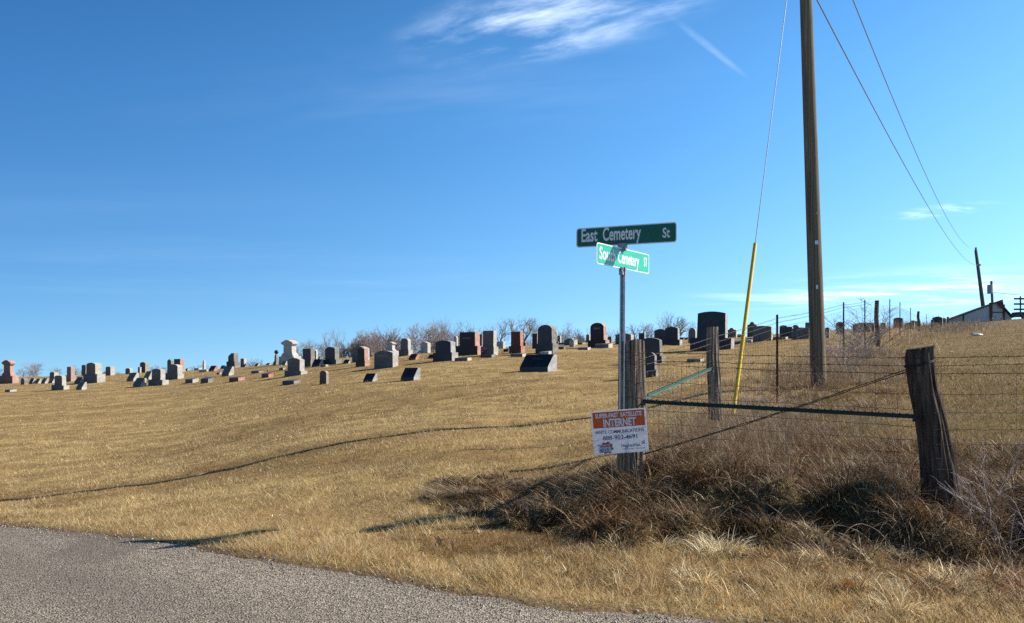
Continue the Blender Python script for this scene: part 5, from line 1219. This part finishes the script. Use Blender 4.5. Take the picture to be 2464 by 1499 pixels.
FPY = 108.0
fb = unproj(2372, 775, FPY); ft = unproj(2348, 602, FPY)
fp = empty("utility_pole", (fb.x, FPY, zf(fb.x, FPY))); fl = Vector(fp.location)
round_pole("shaft", (0, 0, -.5), tuple(ft - fl), .26, .17, m_farpole, fp, 12, 6)
b0 = bmesh.new(); p_ = ft - fl; add_box(b0, p_.x - .08, p_.x + .08, -.08, .08, p_.z + .01, p_.z + .35); add_box(b0, p_.x + .2, p_.x + .55, -.1, .1, p_.z - 1.9, p_.z - 1.7); bm_obj("insulator", b0, m_darktrim, fp, bevel=.02)
tag(fp, "distant leaning utility pole in front of the metal-roofed barn", "utility pole")
FQY = 125.0; qb = unproj(2391, 765, FQY); qt = unproj(2385.5, 676, FQY)
fq = empty("utility_pole", (qb.x, FQY, zf(qb.x, FQY))); ql = Vector(fq.location)
round_pole("shaft", (0, 0, -.5), tuple(qt - ql), .2, .16, m_farpole, fq, 12, 6)
tcn = unproj(2382, 696, FQY) - ql
b0 = bmesh.new(); bmesh.ops.create_cone(b0, cap_ends=True, segments=16, radius1=.36, radius2=.36, depth=1.25, matrix=Matrix.Translation(tcn)); bm_obj("transformer", b0, m_alu, fq, bevel=.03)
tag(fq, "farther utility pole carrying a grey transformer can behind the barn roof", "utility pole")
def cable(P0, P1, sag, r, label):
    P_ = wire_path(P0, P1, sag, 60, 0.0); e = tubes("power_cable", [P_], [r], m_cable, None, 5); tag(e, label, "cable", "cables strung between the utility poles")
A0 = Vector((5.33, 16.1, 8.72)); B0 = Vector((5.22, 16.05, 10.72)); 
cable(A0, ft + Vector((0.3, 0, -1.8)), 1.45, .014, "lower cable running from the near pole down to the distant pole")
cable(B0, ft + Vector((0, 0, .3)), 2.1, .014, "upper cable running from the near pole down to the distant pole")
cable(unproj(2386, 703, FQY), unproj(2700, 712, 118), .4, .03, "short cable running right from the farther pole with the transformer")

# ------------------------------------------------------------------ barn and rack
BY = 100.0
def bp_(u, v): q = unproj(u, v, BY); return (q.x, q.z)
p0 = bp_(2276, 773); p1 = bp_(2410, 724); p2_ = bp_(2413, 742); p3 = bp_(2434, 765)
gb = zf(p1[0], BY); zlow = min(gb, p0[1]) - 4
barn = empty("barn", (p1[0], BY, gb)); bo = Vector(barn.location)
back = Vector((.30, .954, 0)) * 16
def prism(name, pts, off, depth, mat):
    bm = bmesh.new(); n = len(pts); a = [bm.verts.new(Vector((x, BY + off, z)) - bo) for x, z in pts]; b_ = [bm.verts.new(Vector((x, BY + off, z)) - bo + back.normalized() * depth) for x, z in pts]
    bm.faces.new(a); bm.faces.new(b_[::-1])
    for i in range(n): bm.faces.new([a[i], b_[i], b_[(i + 1) % n], a[(i + 1) % n]])
    return bm_obj(name, bm, mat, barn)
prism("wall", [p0, (p0[0], zlow), (p3[0], zlow), p3, p2_, p1], 0, 16, m_barnroof)
def strip(a, b_, th): 
    d = Vector((b_[0] - a[0], b_[1] - a[1])).normalized(); n = Vector((-d.y, d.x)) * th; return [(a[0] + n.x * .02, a[1] + n.y * .02), (b_[0] + n.x * .02, b_[1] + n.y * .02), (b_[0] + n.x, b_[1] + n.y), (a[0] + n.x, a[1] + n.y)]
prism("roof", strip(p0, p1, .16), -.35, 16.6, m_darktrim); prism("roof", strip(p2_, p3, .12), -.35, 16.6, m_darktrim)
hx, hz = p1
prism("hay_hood", [(hx - .62, hz - .20), (hx - .30, hz - .75), (hx + .13, hz - .92), (hx + .01, hz - .02)], -.30, .28, m_barnred)
tag(barn, "pale grey barn with a dark red peak rising beyond the hill", "barn")
rk = unproj(2450, 766, 104); rack = empty("wagon_rack", (rk.x, 104, zf(rk.x, 104))); 
def rb(name, *a, m=m_darktrim):
    b0 = bmesh.new(); add_box(b0, *a); return bm_obj(name, b0, m, rack, bevel=.01)
rb("bed", -.45, 3.0, -.6, .6, .25, .8); 
for k_ in range(3): rb("rail", -.5, 3.2, -.05, .05, 1.05 + k_ * .62, 1.25 + k_ * .62)
for xx in (.25, 2.2): rb("upright", xx, xx + .14, .051, .15, .8, 2.7)
rb("wheel", 0, .5, -.75, -.61, -.1, .38); rb("wheel", 1.9, 2.4, -.75, -.61, -.1, .38)
tag(rack, "dark slatted farm rack at the far right edge of the skyline", "rack")

# ------------------------------------------------------------------ litter and leaves
def crumple(name, u, v, size, mat, label, cat, flat=.35, Y=None, lift=.02):
    Y = Y or ground_hit(u, v, 5.5); X = (u - U0) / F * Y; z = zf(X, Y)
    bm = bmesh.new(); bmesh.ops.create_icosphere(bm, subdivisions=3, radius=1)
    for vtx in bm.verts:
        q = vtx.co.copy(); k_ = 1 + .5 * mnoise.noise(q * 1.7 + Vector((u, v, 0))) + .2 * mnoise.noise(q * 5 + Vector((u, v, 0))); vtx.co = Vector((q.x * size[0] * k_, q.y * size[1] * k_, q.z * size[2] * k_))
    o = bm_obj(name, bm, mat, None, loc=(X, Y, z + size[2] * .6 + lift)); return tag(o, label, cat)
crumple("plastic_litter", 2350, 808, (.30, .16, .08), m_plastic_white, "white plastic litter in the pasture below the far fence", "litter")
crumple("plastic_litter", 2290, 850, (.08, .05, .02), m_plastic_white, "scrap of pale litter in the middle of the pasture", "litter")
def leaf(u, v, s, label, rot=(0.5, .3, 0)):
    Y = ground_hit(u, v, 5.3); X = (u - U0) / F * Y; bm = bmesh.new(); pr = [(-1, 0), (-.55, .42), (-.6, .75), (-.05, .5), (.15, .9), (.5, .45), (1, .25), (.7, 0), (.95, -.35), (.4, -.5), (.1, -.85), (-.2, -.45), (-.65, -.6)]
    vs = [bm.verts.new((x * s, y * s, .25 * s * (x * x + math.sin(3 * y)))) for x, y in pr]; c = bm.verts.new((0, 0, -.05 * s))
    for i in range(len(vs)): bm.faces.new([vs[i], vs[(i + 1) % len(vs)], c])
    bmesh.ops.solidify(bm, geom=bm.faces[:], thickness=.0015)
    o = bm_obj("fallen_leaf", bm, m_deadleaf, None, loc=(X, Y, zf(X, Y) + .06), rot=rot); tag(o, label, "leaf", "dead leaves on the verge")
leaf(1050, 1322, .055, "large tan dead leaf lying on the verge left of the brush", (1.0, .2, .4)); leaf(1098, 1246, .04, "small rust-coloured leaf at the left tip of the brush", (.9, .4, 1.4)); leaf(2040, 1427, .05, "pale curled leaf in the verge at lower right", (.7, -.3, 2.2))
tag(tubes("fallen_twig", [np.array([tuple(unproj(472, 1152, ground_hit(472, 1152)) + Vector((0, 0, .05))), tuple(unproj(497, 1146, ground_hit(497, 1146)) + Vector((0, 0, .06)))])], [.006], m_cane, None, 6), "short pale bleached stick on the lawn beside the pole shadow", "stick")
